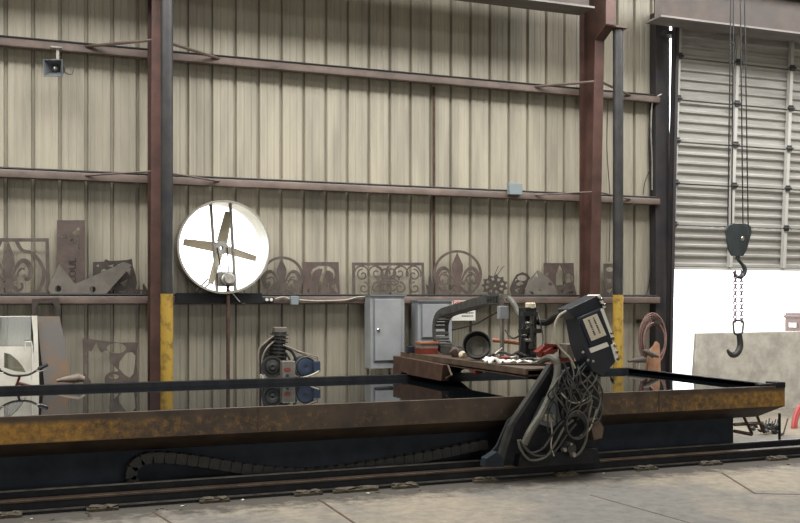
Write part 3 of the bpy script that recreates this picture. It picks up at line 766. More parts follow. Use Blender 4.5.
# =============================================================== electrical cabinets, boxes, sign, wires
def cabinet(px0, px1, py0, py1, Yf, Yb, label, latch=True):
    a, c = at(px0, py0, Yf), at(px1, py1, Yf)
    t = thing('electrical_cabinet', label, 'cabinet', ((a.x+c.x)/2, Yb, c.z), 'grey electrical cabinets on the wall')
    MB().box(a.x, c.x, Yf, Yb, c.z, a.z-.02).build('body', 'cabinet', t, .004)
    MB().box(a.x-.012, c.x+.02, Yf-.02, Yb, a.z-.02, a.z).build('rain_lip', 'cabinet_dark', t)
    d0, d1 = at(px0+4, py0+4.5, Yf), at(px1-4, py1-8, Yf)
    d = MB().box(d0.x, d1.x, Yf-.022, Yf-.002, d1.z, d0.z).build('door', 'cabinet', t, .004)
    z = (d0.z+d1.z)/2
    if latch: MB().lathe((d0.x+.045, Yf-.022, z), (0, -1, 0), [(0, .02), (.012, .02), (.02, .012), (.035, .012), (.035, 0)], 12).build('latch', 'chrome', d)
    b = MB(); b.box(d0.x-.012, d0.x, Yf-.012, Yf-.002, d1.z-.012, d0.z+.01); b.box(d0.x, d1.x, Yf-.01, Yf-.002, d1.z-.018, d1.z-.004); b.build('door_seal', 'cabinet_dark', t)
    return t
cabinet(370.5, 404.5, 294.5, 368, 11.72, 11.95, 'tall grey electrical cabinet with one latched door, left of the other cabinet')
cabinet(418, 452, 300, 345, 11.72, 11.95, 'grey electrical cabinet half hidden behind the cable chain on the gantry', False)
a = at(515, 189, 11.9); t = tag(MB().box(a.x-.1, a.x+.1, 11.87, 11.95, a.z-.08, a.z+.08).build('junction_box', 'jbox', None, .006), 'small blue-grey junction box on the middle girt', 'junction box')
a = at(294.5, 300.5, 11.9); tag(MB().box(a.x-.05, a.x+.05, 11.88, 11.95, a.z-.055, a.z+.055).build('junction_box', 'jbox', None, .006), 'small grey-green junction box on the lowest girt below the round fleur', 'junction box')
a = at(268.5, 300, 11.9); t = thing('outlet_box', 'black outlet box with two white plugs beside the fan', 'outlet', (a.x, 11.92, a.z-.04))
MB().box(a.x-.09, a.x+.07, 11.89, 11.95, a.z-.035, a.z+.035).build('body', 'rubber', t, .006)
for px in (266.8, 271.2):
    p = at(px, 299.6, 11.88); MB().cyl((p.x, 11.865, p.z), (p.x, 11.892, p.z), .02, seg=12).build('plug', 'white', t)
b = MB(); b.tube(smooth_path([at(299, 300, 11.9), at(320, 301, 11.93), at(345, 300, 11.93), at(358, 297, 11.93), at(367, 297, 11.9)], 5), .011, 6); b.tube(smooth_path([at(275, 299, 11.9), at(283, 297, 11.93), at(290, 299, 11.9)], 4), .011, 6)
tag(b.build('power_cable', 'cable_pale'), 'pale power cable along the lowest girt to the tall cabinet', 'cable')
b = MB(); b.tube(smooth_path([at(228, 288, 11.8), at(234, 295, 11.85), at(242, 303, 11.9), at(252, 301, 11.92), at(262, 300, 11.9)], 4), .006, 6)
tag(b.build('power_cable', 'white'), 'thin white cord from the fan motor to the outlet box', 'cable')
# sign
a, c = at(452, 300.5, 11.93), at(475.5, 320.5, 11.93); t = thing('warning_sign', 'white warning sign with red heading behind the cable chain', 'sign', ((a.x+c.x)/2, 11.935, c.z))
MB().box(a.x, c.x, 11.932, 11.945, c.z, a.z).build('board', 'white', t)
hz = a.z-(a.z-c.z)*.32
MB().box(a.x+.012, c.x-.012, 11.929, 11.932, hz, a.z-.012).build('heading', 'sign_red', t)
text('heading_text', 'DANGER', ((a.x+c.x)/2, 11.928, (hz+a.z)/2-.006), (1, 0, 0), (0, 0, 1), .075, 'white', t)
b = MB()
for k, (u0, u1) in enumerate(((.5, .85), (.4, .92), (.42, .9))):
    z = hz-.04-.04*k
    uu = u0
    while uu < u1:
        w = random.uniform(.03, .07); b.box(a.x+(c.x-a.x)*uu, a.x+(c.x-a.x)*min(uu+w, u1), 11.929, 11.932, z-.007, z+.007); uu += w+.018
b.build('small_print', 'ink', t)
# conduit and wires right of the deep column
b = MB(); b.tube(smooth_path([at(652, 190, 12.08), at(652, 160, 12.08), at(651, 130, 12.08), at(652, 104, 12.05), at(655, 98, 12.0), at(662, 94, 11.93)], 5), .014, 8)
tag(b.build('conduit_pipe', 'galv'), 'grey bent conduit on the wall beside the overhead door frame', 'pipe')
b = MB(); b.tube(smooth_path([at(650, 108, 12.11), at(649, 150, 12.11), at(651, 200, 12.11), at(651, 260, 12.11), at(648, 290, 12.11), at(643, 297, 12.08)], 6), .009, 6); b.tube(smooth_path([at(650, 170, 12.11), at(645, 182, 12.11), at(643, 195, 12.1)], 4), .006, 6)
tag(b.build('wire', 'cable_black'), 'dark wire hanging down the wall beside the grey bent conduit', 'cable')
b = MB(); b.tube(smooth_path([at(608, 100, 12.0), at(607, 150, 12.05), at(610, 200, 12.1), at(609, 262, 12.1)], 6), .006, 6)
tag(b.build('wire', 'iron'), 'thin loose wire hanging between the deep column and the round post', 'cable')

# =============================================================== water table
TX0, TX1, TY0, TY1, TZ = -4.2, 7.61, 8.25, 11.1, .735
t = thing('water_table', 'long yellow and rust plasma cutting water table', 'table', (2, 9.7, 0)); TABLE = t
def ring(x0, x1, y0, y1, z): return [Vector(p) for p in ((x0, y0, z), (x1, y0, z), (x1, y1, z), (x0, y1, z))]
b = MB(); i = .22
LP = [ring(TX0, TX1, TY0, TY1, TZ), ring(TX0, TX1, TY0, TY1, .52), ring(TX0+i, TX1-i*.8, TY0+i, TY1-i, .39), ring(TX0+.3, TX1-.3, TY0+.3, TY1-.3, .5)]
inn = [ring(TX0+.05, TX1-.05, TY0+.05, TY1-.05, TZ), ring(TX0+.05, TX1-.05, TY0+.05, TY1-.05, .53)]
v = [[b.bm.verts.new(p) for p in r] for r in (inn[1], inn[0], LP[0], LP[1], LP[2])]
for A, B in zip(v, v[1:]):
    for k in range(4): b.bm.faces.new((A[k], A[(k+1) % 4], B[(k+1) % 4], B[k]))
b.bm.faces.new(v[0]); b.bm.faces.new(v[-1])
b.build('basin', 'basin', t)
MB().box(TX0+.2, 7.14, 8.5, 10.85, 0, .40).build('base', 'base_blue', t)
b = MB(); b.box(TX0, TX1, TY1-.055, TY1+.02, TZ-.07, TZ+.012); o = b.build('rear_rim', 'black_steel', t, .006)
b = MB(); b.box(TX1-.05, TX1+.006, TY0+.05, TY1, TZ-.06, TZ+.006); b.build('end_rim', 'black_steel', t, .006)
b = MB(); b.box(TX1-.12, TX1+.008, TY0-.004, TY0+.16, TZ-.02, TZ+.04); b.box(TX1-.3, TX1-.1, TY0+.03, TY0+.12, TZ, TZ+.025); b.build('corner_stop', 'black_steel', t, .006)
b = MB()
for k in range(3):
    n0 = -2.2+k*4.1
    b.box(n0, n0+.012, TY0-.004, TY0+.001, .53, TZ)
b.build('weld_seam', 'rust_dark', t)
o = MB().box(TX0+.05, TX1-.05, TY0+.05, TY1-.05, .53, .692).build('water', 'water', t); o['kind'] = 'stuff'
for px in (779.5,):
    a = at(px, 414, 8.42); MB().box(a.x-.01, a.x+.01, 8.41, 8.43, 0, .42).build('leg', 'black_steel', t)
    MB().box(a.x-.01, a.x+.01, 10.7, 10.72, 0, .42).build('leg', 'black_steel', t)
# slag pieces floating along the near edge
for (px, w) in ((210, .05), (218, .04), (226, .06), (236, .03), (248, .05), (254, .03)):
    a = atz(px, 404.5, .70); 
    tag(MB().blob((a.x, TY0+.09, .7), (w, .02, .014), int(px), 1).build('slag_crumb', 'offwhite'), 'pale crumb of scum floating at the near edge of the water', 'debris', 'pale crumbs along the near rim of the water')

# =============================================================== rails on the floor
t = thing('gantry_rail', 'front rusty steel rail on the floor nearest the camera', 'rail', (2, 8.1, 0))
b = MB(); b.box(-5, 9.6, 8.045, 8.2, 0, .03); b.build('rail_foot', 'black_steel', t)
b = MB(); b.box(-5, 9.6, 8.04, 8.06, .022, .034); b.build('foot_edge', 'worn_edge', t)
b = MB(); b.box(-5, 9.6, 8.085, 8.16, .03, .10); b.build('rail_web', 'black_steel', t)
b = MB(); b.box(-5, 9.6, 8.075, 8.17, .088, .108); b.build('rail_head', 'rail_top', t, .004)
t = thing('gantry_rail', 'rear dark steel rail with polished edge along the table base', 'rail', (2, 8.3, 0))
b = MB(); b.box(-5, 9.6, 8.27, 8.35, 0, .145); b.build('rail_web', 'black_steel', t)
b = MB(); b.box(-5, 9.6, 8.265, 8.30, .143, .156); b.build('rail_head', 'worn_edge', t)
clips = [(5, 514, 'left edge of the picture'), (103, 508, ''), (215, 499, ''), (311, 493.5, ''), (357, 489, ''), (405, 484.5, ''), (488, 479.5, ''), (567, 473, ''), (643, 466, ''), (713, 462.5, ''), (776, 457, '')]
names = ['first', 'second', 'third', 'fourth', 'fifth', 'sixth', 'seventh', 'eighth', 'ninth', 'tenth', 'eleventh']
for k, (px, py, _) in enumerate(clips):
    a = atz(px, py, .03); w = .12 if k != 4 else .2
    b = MB(); b.box(a.x-w, a.x+w, 7.97, 8.09, 0, .022); b.blob((a.x-w*.45, 8.03, .026), (w*.5, .045, .016), k, 2, .3); b.blob((a.x+w*.5, 8.02, .026), (w*.48, .045, .018), k+40, 2, .3)
    tag(b.build('rail_clip', 'slag'), 'slag covered rail clip on the front rail, %s counted from the left' % names[k], 'rail clip', 'slag covered clips along the front rail')
random.seed(11)
for k in range(34):
    px = random.uniform(20, 790); base = 519-(px/800)*60
    a = atz(px, base+random.uniform(-1, 5), 0); s = random.uniform(.006, .015)
    tag(MB().blob((a.x, a.y, s*.35), (s*1.5, s, s*.45), k+90, 1, .3).build('slag_bit', 'slag' if k % 7 else 'offwhite'), 'small bit of slag on the concrete along the front rail', 'debris', 'bits of slag along the rail')

# =============================================================== cable carriers
def carrier(t, path, width, hgt, pitch, m, wdir):
    P = [Vector(p) for p in path]; L = [0]
    for a, c in zip(P, P[1:]): L.append(L[-1]+(c-a).length)
    def pos(s):
        for i in range(len(P)-1):
            if s <= L[i+1]: return P[i].lerp(P[i+1], (s-L[i])/max(L[i+1]-L[i], 1e-6))
        return P[-1]
    wd = Vector(wdir); n = int(L[-1]/pitch); proto = None
    for k in range(n):
        a, c = pos(k*pitch), pos((k+1)*pitch); x = (c-a).normalized(); z = x.cross(wd).normalized()
        mt = Matrix((x, wd, z)).transposed().to_4x4(); mt.translation = (a+c)/2-Vector(t['_o'])
        if proto is None:
            b = MB(); l = pitch
            for s in (-1, 1):
                b.box(-l*.56, l*.5, s*width/2-.006, s*width/2+.006, -hgt/2, hgt/2)
                b.box(-l*.2, l*.2, s*width/2-.009, s*width/2+.009, -hgt*.3, hgt*.3)
            b.box(-l*.22, l*.22, -width/2, width/2, hgt/2-.008, hgt/2+.004); b.box(-l*.22, l*.22, -width/2, width/2, -hgt/2-.004, -hgt/2+.008)
            bmesh.ops.recalc_face_normals(b.bm, faces=b.bm.faces)
            me = bpy.data.meshes.new('link'); b.bm.to_mesh(me); b.bm.free(); me.materials.append(M[m])
            o = proto = bpy.data.objects.new('link', me)
        else: o = proto.copy()
        COL.objects.link(o); o.parent = t; o.matrix_local = mt; o['_o'] = t['_o']
Yl = 8.425
t = thing('cable_carrier', 'long dark cable carrier looped on the floor under the water table', 'cable carrier', (2, Yl, 0))
pp = [(290, 490), (200, 492), (150, 491), (134, 484), (130, 473), (136, 462), (148, 457.5), (165, 457), (200, 461), (250, 469), (300, 473), (340, 470), (380, 464), (430, 455), (488, 443)]
path = smooth_path([at(x, y, Yl) for x, y in pp], 6)
carrier(t, path, .09, .085, .095, 'carrier_low', (0, 1, 0))
# on the gantry
GX0, GX1, GTZ = 4.46, 5.2, 1.0
t = thing('cable_carrier', 'grey cable carrier arching over the gantry in front of the second cabinet', 'cable carrier', (4.85, 10.4, GTZ))
cp = [(4.86, 10.2, 1.05), (4.86, 10.6, 1.05), (4.86, 10.9, 1.05), (4.86, 11.07, 1.13), (4.86, 11.12, 1.25), (4.86, 11.11, 1.37), (4.86, 11.04, 1.45), (4.86, 10.88, 1.505), (4.86, 10.5, 1.555), (4.86, 10.0, 1.62), (4.86, 9.62, 1.665)]
carrier(t, smooth_path(cp, 6), .17, .09, .075, 'carrier', (1, 0, 0))

# =============================================================== gantry
t = thing('plasma_gantry', 'dark plasma cutting gantry bridging the water table', 'gantry', (4.85, 9.7, 0)); G = t
b = MB(); b.box(GX0, GX1, 8.2, 11.45, GTZ-.075, GTZ-.06); b.box(GX0, GX0+.03, 8.2, 11.45, GTZ-.085, GTZ+.0); b.box(GX1-.03, GX1, 8.2, 11.45, GTZ-.085, GTZ); b.box(GX0+.03, GX1-.03, 8.2, 11.45, GTZ-.02, GTZ-.004); b.build('beam', 'tray', t)
b = MB(); b.box(5.0, 5.1, 8.2, 11.3, .82, .925); b.build('under_beam', 'black_steel', t)
b = MB(); b.extrude([[(4.38, 11.5, .0), (4.38, 11.5, .95), (4.38, 9.95, .93), (4.38, 10.0, .75), (4.38, 11.04, .75), (4.38, 11.04, .765), (4.38, 11.24, .765), (4.38, 11.24, .0)]], (.09, 0, 0)); b.build('far_leg', 'rust_dark', t)
b = MB(); b.extrude([[(5.15, 11.5, .0), (5.15, 11.5, .93), (5.15, 10.6, .93), (5.15, 11.2, .76), (5.15, 11.24, .0)]], (.03, 0, 0)); b.box(4.48, 5.15, 11.3, 11.48, 0, .9); b.build('far_leg', 'black_steel', t)
b = MB(); b.tube([(4.42, 9.9, .925), (4.42, 9.8, .83), (4.42, 9.95, .78)], .012, 6); b.build('gusset', 'tray', t)
# near carriage
YN = 8.0
def pp_(lst, Y=YN): return [at(x, y, Y) for x, y in lst]
b = MB(); b.extrude([pp_([(486, 466), (488, 456), (497, 446), (508, 421), (520, 410), (552, 364), (580, 361), (590, 375), (600, 395), (597, 420), (596, 448), (600, 464)], 8.03)], (0, .03, 0)); b.build('side_plate', 'black_steel', t)
b = MB(); b.extrude([pp_([(497, 464), (510, 426), (515, 424), (507, 450), (503, 465)], 7.96)], (0, .07, 0)); b.extrude([pp_([(510, 426), (551, 364), (554, 365), (515, 425)], 7.96)], (0, .07, 0)); b.build('slant_strut', 'iron', t)
b = MB(); b.extrude([pp_([(485, 467), (486, 459), (497, 452), (504, 459), (504, 467)], 7.93)], (0, .1, 0)); b.build('rail_wiper', 'base_blue', t)
b = MB(); b.extrude([pp_([(533, 422), (545, 398), (556, 394), (561, 420), (552, 428)], 7.98)], (0, .04, 0)); b.build('cover_plate', 'cabinet_dark', t)
b = MB(); b.extrude([pp_([(518, 467), (520, 455), (598, 449), (600, 463)], 7.94)], (0, .09, 0)); b.build('wheel_truck', 'black_steel', t)
for px in (527, 592):
    a = at(px, 462, 7.95); b = MB(); b.lathe((a.x, 8.055, .165), (0, 1, 0), [(0, 0), (0, .056), (.02, .056), (.02, .062), (.1, .062), (.1, 0)], 24); b.build('wheel', 'iron', t)
b = MB(); b.extrude([pp_([(590, 421), (598, 419), (604, 428), (602, 438), (594, 440)], 7.9)], (0, .1, 0)); b.build('cable_bracket', 'tray', t)
b = MB(); a = at(571, 449, 7.88); b.lathe((a.x, 7.86, a.z), (0, 1, 0), [(0, 0), (0, .045), (.03, .06), (.12, .06)], 18); b.build('drive_motor', 'iron', t)
b = MB()
for px, py, r in ((565, 450, .024), (574, 455, .026), (571, 444, .016)):
    a = at(px, py, 7.84); b.lathe((a.x, 7.83, a.z), (0, 1, 0), [(0, 0), (0, r*.7), (.012, r), (.05, r)], 12)
b.build('fitting', 'galv', t)
b = MB(); a = at(550.5, 418, 7.9); b.box(a.x-.04, a.x+.04, 7.89, 7.98, a.z-.035, a.z+.03); b.build('connector_box', 'cable_pale', t, .006)
# upright post carrying the control box
b = MB(); b.extrude([pp_([(583, 440), (581, 372), (596, 372), (604, 440)], 8.06)], (0, .08, 0)); b.build('control_post', 'black_steel', t)
# torch station
tx = at(531, 330, 9.15)
b = MB(); b.box(tx.x-.07, tx.x+.07, 9.15, 9.3, GTZ-.004, tx.z+.24); b.build('torch_column', 'rubber', t, .006)
b = MB(); b.lathe((tx.x+.02, 9.2, tx.z+.23), (0, 0, 1), [(0, 0), (0, .055), (.05, .055), (.06, .045), (.06, 0)], 18); b.build('motor_cap', 'cream', t)
b = MB(); a = at(531, 322, 9.1); b.lathe((a.x, 9.08, a.z-.34), (0, 0, 1), [(0, .012), (.05, .02), (.06, .035), (.2, .035), (.2, .022), (.4, .022), (.4, 0)], 16); b.build('torch', 'iron', t)
for px, py, r in ((531, 323, .022), (530, 340, .024), (534, 346, .018), (526, 335, .015)):
    b = MB(); a = at(px, py, 9.06); b.lathe((a.x, 9.05, a.z), (0, 1, 0), [(0, 0), (0, r*.7), (.015, r), (.1, r)], 12); b.build('clamp_bolt', 'chrome', t)
for u in ((520, 329, 541, 333), (522, 312, 537, 316)):
    a, c = at(u[0], u[1], 9.12), at(u[2], u[3], 9.12); MB().box(a.x, c.x, 9.1, 9.16, c.z, a.z).build('cross_bracket', 'iron', t)
b = MB(); b.tube(smooth_path([at(519, 352, 9.2), at(521, 338, 9.2), at(524, 322, 9.2), at(531, 306, 9.2)], 5), .009, 6); b.tube(smooth_path([at(541, 350, 9.0), at(543, 338, 9.05), at(540, 322, 9.1), at(536, 310, 9.2)], 5), .009, 6); b.build('lead', 'cable_grey', t)
b = MB(); a = at(503, 320, 9.6); b.box(a.x-.014, a.x+.014, 9.6, 9.65, GTZ-.004, 1.70); b.box(a.x-.02, a.x+.09, 9.58, 9.66, 1.67, 1.705); b.build('carrier_bracket', 'galv', t)
b = MB(); a, c = at(499, 306, 9.55), at(508, 319, 9.55); b.box(a.x, c.x, 9.53, 9.6, c.z, a.z); b.build('terminal_box', 'cabinet', t, .005)
# orange cross pipe and red carriage parts
b = MB(); b.tube([at(493, 340, 9.75), at(530, 344, 9.5)], .024, 12); b.build('cross_pipe', 'orange_pipe', t)
b = MB(); b.extrude([pp_([(538, 352), (545, 346), (553, 354), (549, 362), (543, 358)], 8.75)], (0, .1, 0)); b.extrude([pp_([(551, 344), (567, 345), (568, 350), (553, 349)], 8.7)], (0, .15, 0)); b.extrude([pp_([(553, 357), (574, 358), (575, 363), (551, 363)], 8.65)], (0, .15, 0)); b.extrude([pp_([(545, 352), (556, 346), (558, 351), (548, 358)], 8.7)], (0, .06, 0)); b.build('torch_slide', 'red', t)
a, c = at(566, 344, 8.6), at(577, 358, 8.6); MB().box(a.x, c.x, 8.58, 8.75, c.z, a.z).build('drive_box', 'grey_steel', t, .006)

# control box on the gantry end
cb = at(595, 340, 7.9); t = thing('control_box', 'tilted black control box with beige label on the gantry end', 'control box', (cb.x, 8.0, at(595, 378, 7.9).z))
b = MB(); b.extrude([pp_([(578, 318), (601, 308), (612, 338), (617, 360), (603, 377), (592, 371), (583, 345)], 7.86)], (0, .24, 0)); b.build('body', 'box_navy', t, .008)
b = MB(); b.extrude([pp_([(568.5, 309.5), (598, 295), (604.5, 308.5), (577, 321)], 7.9)], (0, .22, 0)); b.build('top_housing', 'box_navy', t, .008)
b = MB(); b.extrude([pp_([(579, 319), (600.5, 310), (611.5, 339), (590.5, 347)], 7.845)], (0, .015, 0)); b.build('face_plate', 'box_face', t)
lab = pp_([(583, 319.5), (597, 313.6), (606.5, 335), (591.5, 341)], 7.838)
b = MB(); b.extrude([lab], (0, .006, 0)); lo = b.build('label_plate', 'label_beige', t)
b = MB()
for r in (.28, .62):
    for k in range(9):
        u0 = .1+k*.085; w = random.uniform(.04, .07)
        for du in (0,):
            A = lab[0].lerp(lab[3], u0); B = lab[1].lerp(lab[2], u0); A2 = lab[0].lerp(lab[3], u0+w); B2 = lab[1].lerp(lab[2], u0+w)
            q = [A.lerp(B, r), A.lerp(B, r+.11), A2.lerp(B2, r+.11), A2.lerp(B2, r)]
            b.extrude([[p+Vector((0, -.0015, 0)) for p in q]], (0, .0015, 0))
b.build('small_print', 'ink', lo)
b = MB(); b.extrude([pp_([(589.3, 348.6), (607, 342.2), (609.2, 346.2), (591.2, 353)], 7.845)], (0, .015, 0)); b.build('name_strip', 'white', t)
b = MB(); b.extrude([pp_([(600.5, 310), (603.5, 308.5), (614, 338), (611.5, 340)], 7.85)], (0, .2, 0)); b.extrude([pp_([(611, 345), (615, 343), (618.5, 360), (616, 362)], 7.85)], (0, .2, 0)); b.extrude([pp_([(598, 295.5), (600, 294.5), (606, 307), (604, 308.5)], 7.88)], (0, .2, 0)); b.build('backlit_edge', 'white', t)  # white strips paint the light from behind onto the box's right edge
b = MB()
for px, py in ((602, 299), (605, 305), (613, 338.5), (615, 346), (617, 352), (618, 359), (612, 333)):
    a = at(px, py, 7.84); b.lathe((a.x, 7.83, a.z), (0, 1, 0), [(0, 0), (0, .012), (.01, .016), (.06, .016)], 10)
b.build('bolt', 'chrome', t)
for px, py in ((583, 353), (588, 361), (593, 362)):
    a = at(px, py, 7.86); b = MB(); b.tube([a, a+Vector((-.03, -.05, .012))], .012, 10); b.build('cable_gland', 'galv', t)

# cables hanging on the gantry end
def cable(name, pts, r, m, label, cat='cable', Y=7.88):
    b = MB(); b.tube(smooth_path([at(p[0], p[1], p[2] if len(p) > 2 else Y) for p in pts], 6), r, 8)
    return tag(b.build(name, m), label, cat)
cable('hose', [(540, 362, 8.3), (548, 358, 8.1), (555, 359, 7.93), (557.5, 366, 7.9), (556, 380), (549, 398), (540, 416), (531, 430), (524, 444, 7.9)], .034, 'hose_grey', 'thick grey hose curving down over the gantry side plate', 'hose')
cable('cable', [(566, 311, 7.88), (559, 316), (555, 325), (556, 340), (562, 350), (570, 358, 7.86), (575, 368)], .011, 'cable_pale', 'pale cable looping from the control box down its left side')
cable('cable', [(560, 370), (566, 385), (575, 398), (579, 408), (574, 414, 7.85)], .010, 'cable_grey', 'grey cable slanting across the gantry plate to the coil')
cable('cable', [(563, 362), (572, 380, 7.86), (583, 396), (589, 404), (584, 412), (577, 420)], .010, 'cable_grey', 'grey cable bowing right beside the control post')
cable('cable', [(556, 391), (570, 387, 7.85), (584, 382), (592, 372), (588, 362)], .010, 'cable_grey', 'grey cable running up to the glands of the control box')
cable('cable', [(585, 363), (578, 372, 7.84), (577, 386), (583, 394), (592, 396), (600, 402), (602, 412), (597, 422), (590, 422), (587, 412), (590, 396), (596, 384)], .009, 'cable_grey', 'looped grey cable hanging below the control box')
cable('cable', [(590, 372), (600, 385, 7.84), (603, 398), (598, 408), (590, 405), (588, 394)], .009, 'cable_grey', 'small cable loop right of the control post')
cable('cable', [(573, 420), (564, 428, 7.86), (555, 444), (545, 457), (530, 460), (521, 450), (518, 440)], .012, 'hose_grey', 'lower grey hose sagging over the wheel truck')
cable('cable', [(576, 424), (566, 436, 7.84), (557, 449), (548, 455), (534, 455), (524, 446)], .010, 'cable_grey', 'inner grey cable sagging above the wheel truck')
cable('cable', [(570, 418), (560, 424, 7.85), (551, 437), (542, 449), (529, 452), (520, 440)], .010, 'cable_grey', 'upper grey cable sagging above the wheel truck')
cable('cable', [(551, 422), (552, 434), (551, 446), (554, 456)], .007, 'cable_pale', 'thin pale cable dropping straight from the small connector')
cable('hose', [(592, 400), (588, 420, 7.84), (586, 440), (580, 452), (573, 457)], .013, 'hose_grey', 'grey hose curving down to the brass coloured fittings', 'hose')
cable('cable', [(548, 372, 8.02), (560, 392, 7.94), (563, 410), (562, 425)], .012, 'cable_black', 'black cable lying on the gantry side plate')
cable('cable', [(565, 392), (578, 392, 7.86), (590, 386), (598, 376)], .008, 'cable_black', 'thin black cable crossing beneath the control box')
cable('cable', [(571, 362, 8.0), (574, 376, 7.9), (570, 390, 7.84), (575, 402), (585, 400), (592, 390)], .008, 'cable_grey', 'thin grey cable twisting down from the grey drive box')
cable('cable', [(578, 366, 7.95), (580, 380, 7.83), (572, 396), (566, 404), (570, 412)], .009, 'cable_black', 'black cable twisting behind the coil of grey cable')
cable('cable', [(556, 383, 7.95), (562, 394, 7.85), (571, 402), (581, 402), (590, 396)], .008, 'cable_pale', 'pale thin cable swinging right from the thick grey hose')
cable('cable', [(567, 372, 7.95), (569, 384, 7.83), (579, 390), (587, 386), (586, 376)], .008, 'cable_grey', 'short grey cable loop directly below the grey drive box')
cable('cable', [(559, 376, 7.95), (566, 398, 7.86), (571, 411), (578, 413, 7.8)], .009, 'cable_grey', 'straight grey cable falling to the top of the coil')
cable('cable', [(581, 436, 7.84), (589, 430), (594, 418), (597, 408)], .008, 'cable_pale', 'short pale cable arcing right of the coil')
random.seed(21)
for k in range(12):
    x0 = random.uniform(556, 594); pts = [(x0, random.uniform(362, 374), 7.97)]
    x, y = x0, pts[0][1]
    for i in range(4):
        x = min(max(x+random.uniform(-13, 11), 548), 600-(i > 2)*4); y += random.uniform(7, 17); pts.append((x, y, 7.82+random.uniform(0, .05)))
    pts.append((x+random.uniform(-8, 4), y+random.uniform(-8, 6), 7.9))
    o = cable('cable', pts, random.uniform(.006, .009), ('cable_grey', 'cable_black', 'hose_grey')[k % 3], 'one of the tangled thin cables beneath the control box')
    o['group'] = 'tangled thin cables beneath the control box'
b = MB()
for k in range(4):
    b.tube([at(577+10.5*math.cos(a*math.tau/28)-k*.7, 425-(14-k*.9)*math.sin(a*math.tau/28)+k*.6, 7.82+.014*k) for a in range(28)], .010, 8, True)
tag(b.build('cable_coil', 'cable_grey'), 'round coil of grey cable hanging on the gantry end', 'cable')
cable('cable', [(508, 298, 9.6), (513, 303, 9.5), (519, 314, 9.4), (526, 324, 9.2), (529, 330, 9.1)], .03, 'hose_grey', 'grey sleeve hose from the cable carrier to the torch column', 'hose')
cable('cable', [(505, 330, 9.6), (512, 338, 9.5), (520, 335, 9.3), (526, 326, 9.12)], .009, 'cable_black', 'thin black cable drooping left of the torch column')
cable('cable', [(452, 330, 10.9), (475, 324, 10.6), (490, 316, 10.2), (500, 311, 9.6)], .009, 'cable_grey', 'thin grey cable sloping up beneath the cable carrier')
cable('cable', [(538, 322, 9.2), (548, 322, 9.0), (556, 316, 8.7), (564, 313, 8.1)], .036, 'cable_black', 'dark hose from the torch column to the control box', 'hose')

# =============================================================== loose items on the gantry
def on_beam(px, py, x=None):
    return atz(px, py, GTZ)
TZ_ = GTZ-.004
a = at(480, 350, 9.55); hx = a.x; t = thing('welding_helmet', 'black welding helmet lying open with grey inside on the gantry', 'helmet', (hx, 9.6, TZ_))
axh = Vector((-.5, -.85, .35)).normalized(); hc = Vector((hx, 9.62, TZ_+.155))
b = MB(); pr = [(-.13, .01), (-.12, .07), (-.08, .12), (-.02, .148), (.06, .155), (.06, .145), (-.02, .138), (-.075, .112), (-.11, .065), (-.12, .01)]
b.lathe(hc, axh, pr, 26); b.build('shell', 'rubber', t)
b = MB(); b.lathe(hc, axh, [(-.108, .005), (-.1, .06), (-.07, .105), (-.03, .125), (-.034, .119), (-.075, .098), (-.104, .055), (-.112, .005)], 22); b.build('liner', 'hose_grey', t)
b = MB(); sv = axh.cross(Vector((0, 0, 1))).normalized(); uv = sv.cross(axh)
b.extrude([[hc-axh*.095+sv*sx*.06+uv*(sz*.045-.03) for sx, sz in ((-1, -1), (1, -1), (1, 1), (-1, 1))]], axh*.01); b.build('lens_cartridge', 'grey_steel', t)
# white rag
b = MB(); r0 = at(487, 362, 8.95); N = 16
vs = []
for i in range(N):
    row = []
    for j in range(6):
        u = i/(N-1); p = at(486+44*u, 361+2.5*u, 9.0-.2*u)
        z = TZ_+.012+.016*(1+math.sin(i*1.7+j*2.1))+(.03 if 1 < i < 4 else 0)
        y = p.y-.06+j*.035+.015*math.sin(i*1.3)
        if j == 0: z -= .03*(1+math.sin(i*2.3)) if i < 6 else 0
        row.append(b.bm.verts.new((p.x+.01*math.sin(j*3+i), y, max(z, TZ_+.006))))
    vs.append(row)
for i in range(N-1):
    for j in range(5): b.bm.faces.new((vs[i][j], vs[i+1][j], vs[i+1][j+1], vs[i][j+1]))
o = b.build('white_rag', 'white'); sm = o.modifiers.new('s', 'SOLIDIFY'); sm.thickness = .006; tag(o, 'crumpled white rag lying along the near edge of the gantry', 'rag')
def slab_item(name, m, label, cat, px0, px1, py0, Y, h, d, rot=0.):
    p0, p1 = at(px0, py0, Y), at(px1, py0, Y)
    b = MB(); w = p1.x-p0.x; mt = Matrix.Translation(((p0.x+p1.x)/2, Y, TZ_)) @ Matrix.Rotation(rot, 4, 'Z')
    b.box(-w/2, w/2, -d/2, d/2, 0, h, mt); return tag(b.build(name, m, None, .006), label, cat)
t = thing('parts_box', 'low red and brown parts box on the far end of the gantry', 'box', (at(427, 345, 11.0).x, 11.0, TZ_))
p0, p1 = at(420, 345, 10.95), at(436.5, 345, 10.95)
MB().box(p0.x, p1.x, 10.9, 11.1, TZ_, TZ_+.07).build('tray', 'red', t, .004); MB().box(p0.x, p1.x, 10.9, 11.1, TZ_+.07, TZ_+.12).build('middle', 'saddle_tan', t); MB().box(p0.x-.01, p1.x+.02, 10.89, 11.11, TZ_+.12, TZ_+.145).build('lid', 'orange_pipe', t, .004)
slab_item('tool_case', 'box_navy', 'small dark blue case on the far corner of the gantry', 'case', 407, 414, 345, 11.2, .09, .1)
slab_item('spray_can_box', 'mauve_steel', 'small plum coloured box beside the blue case', 'box', 414.5, 419, 345, 11.15, .1, .07)
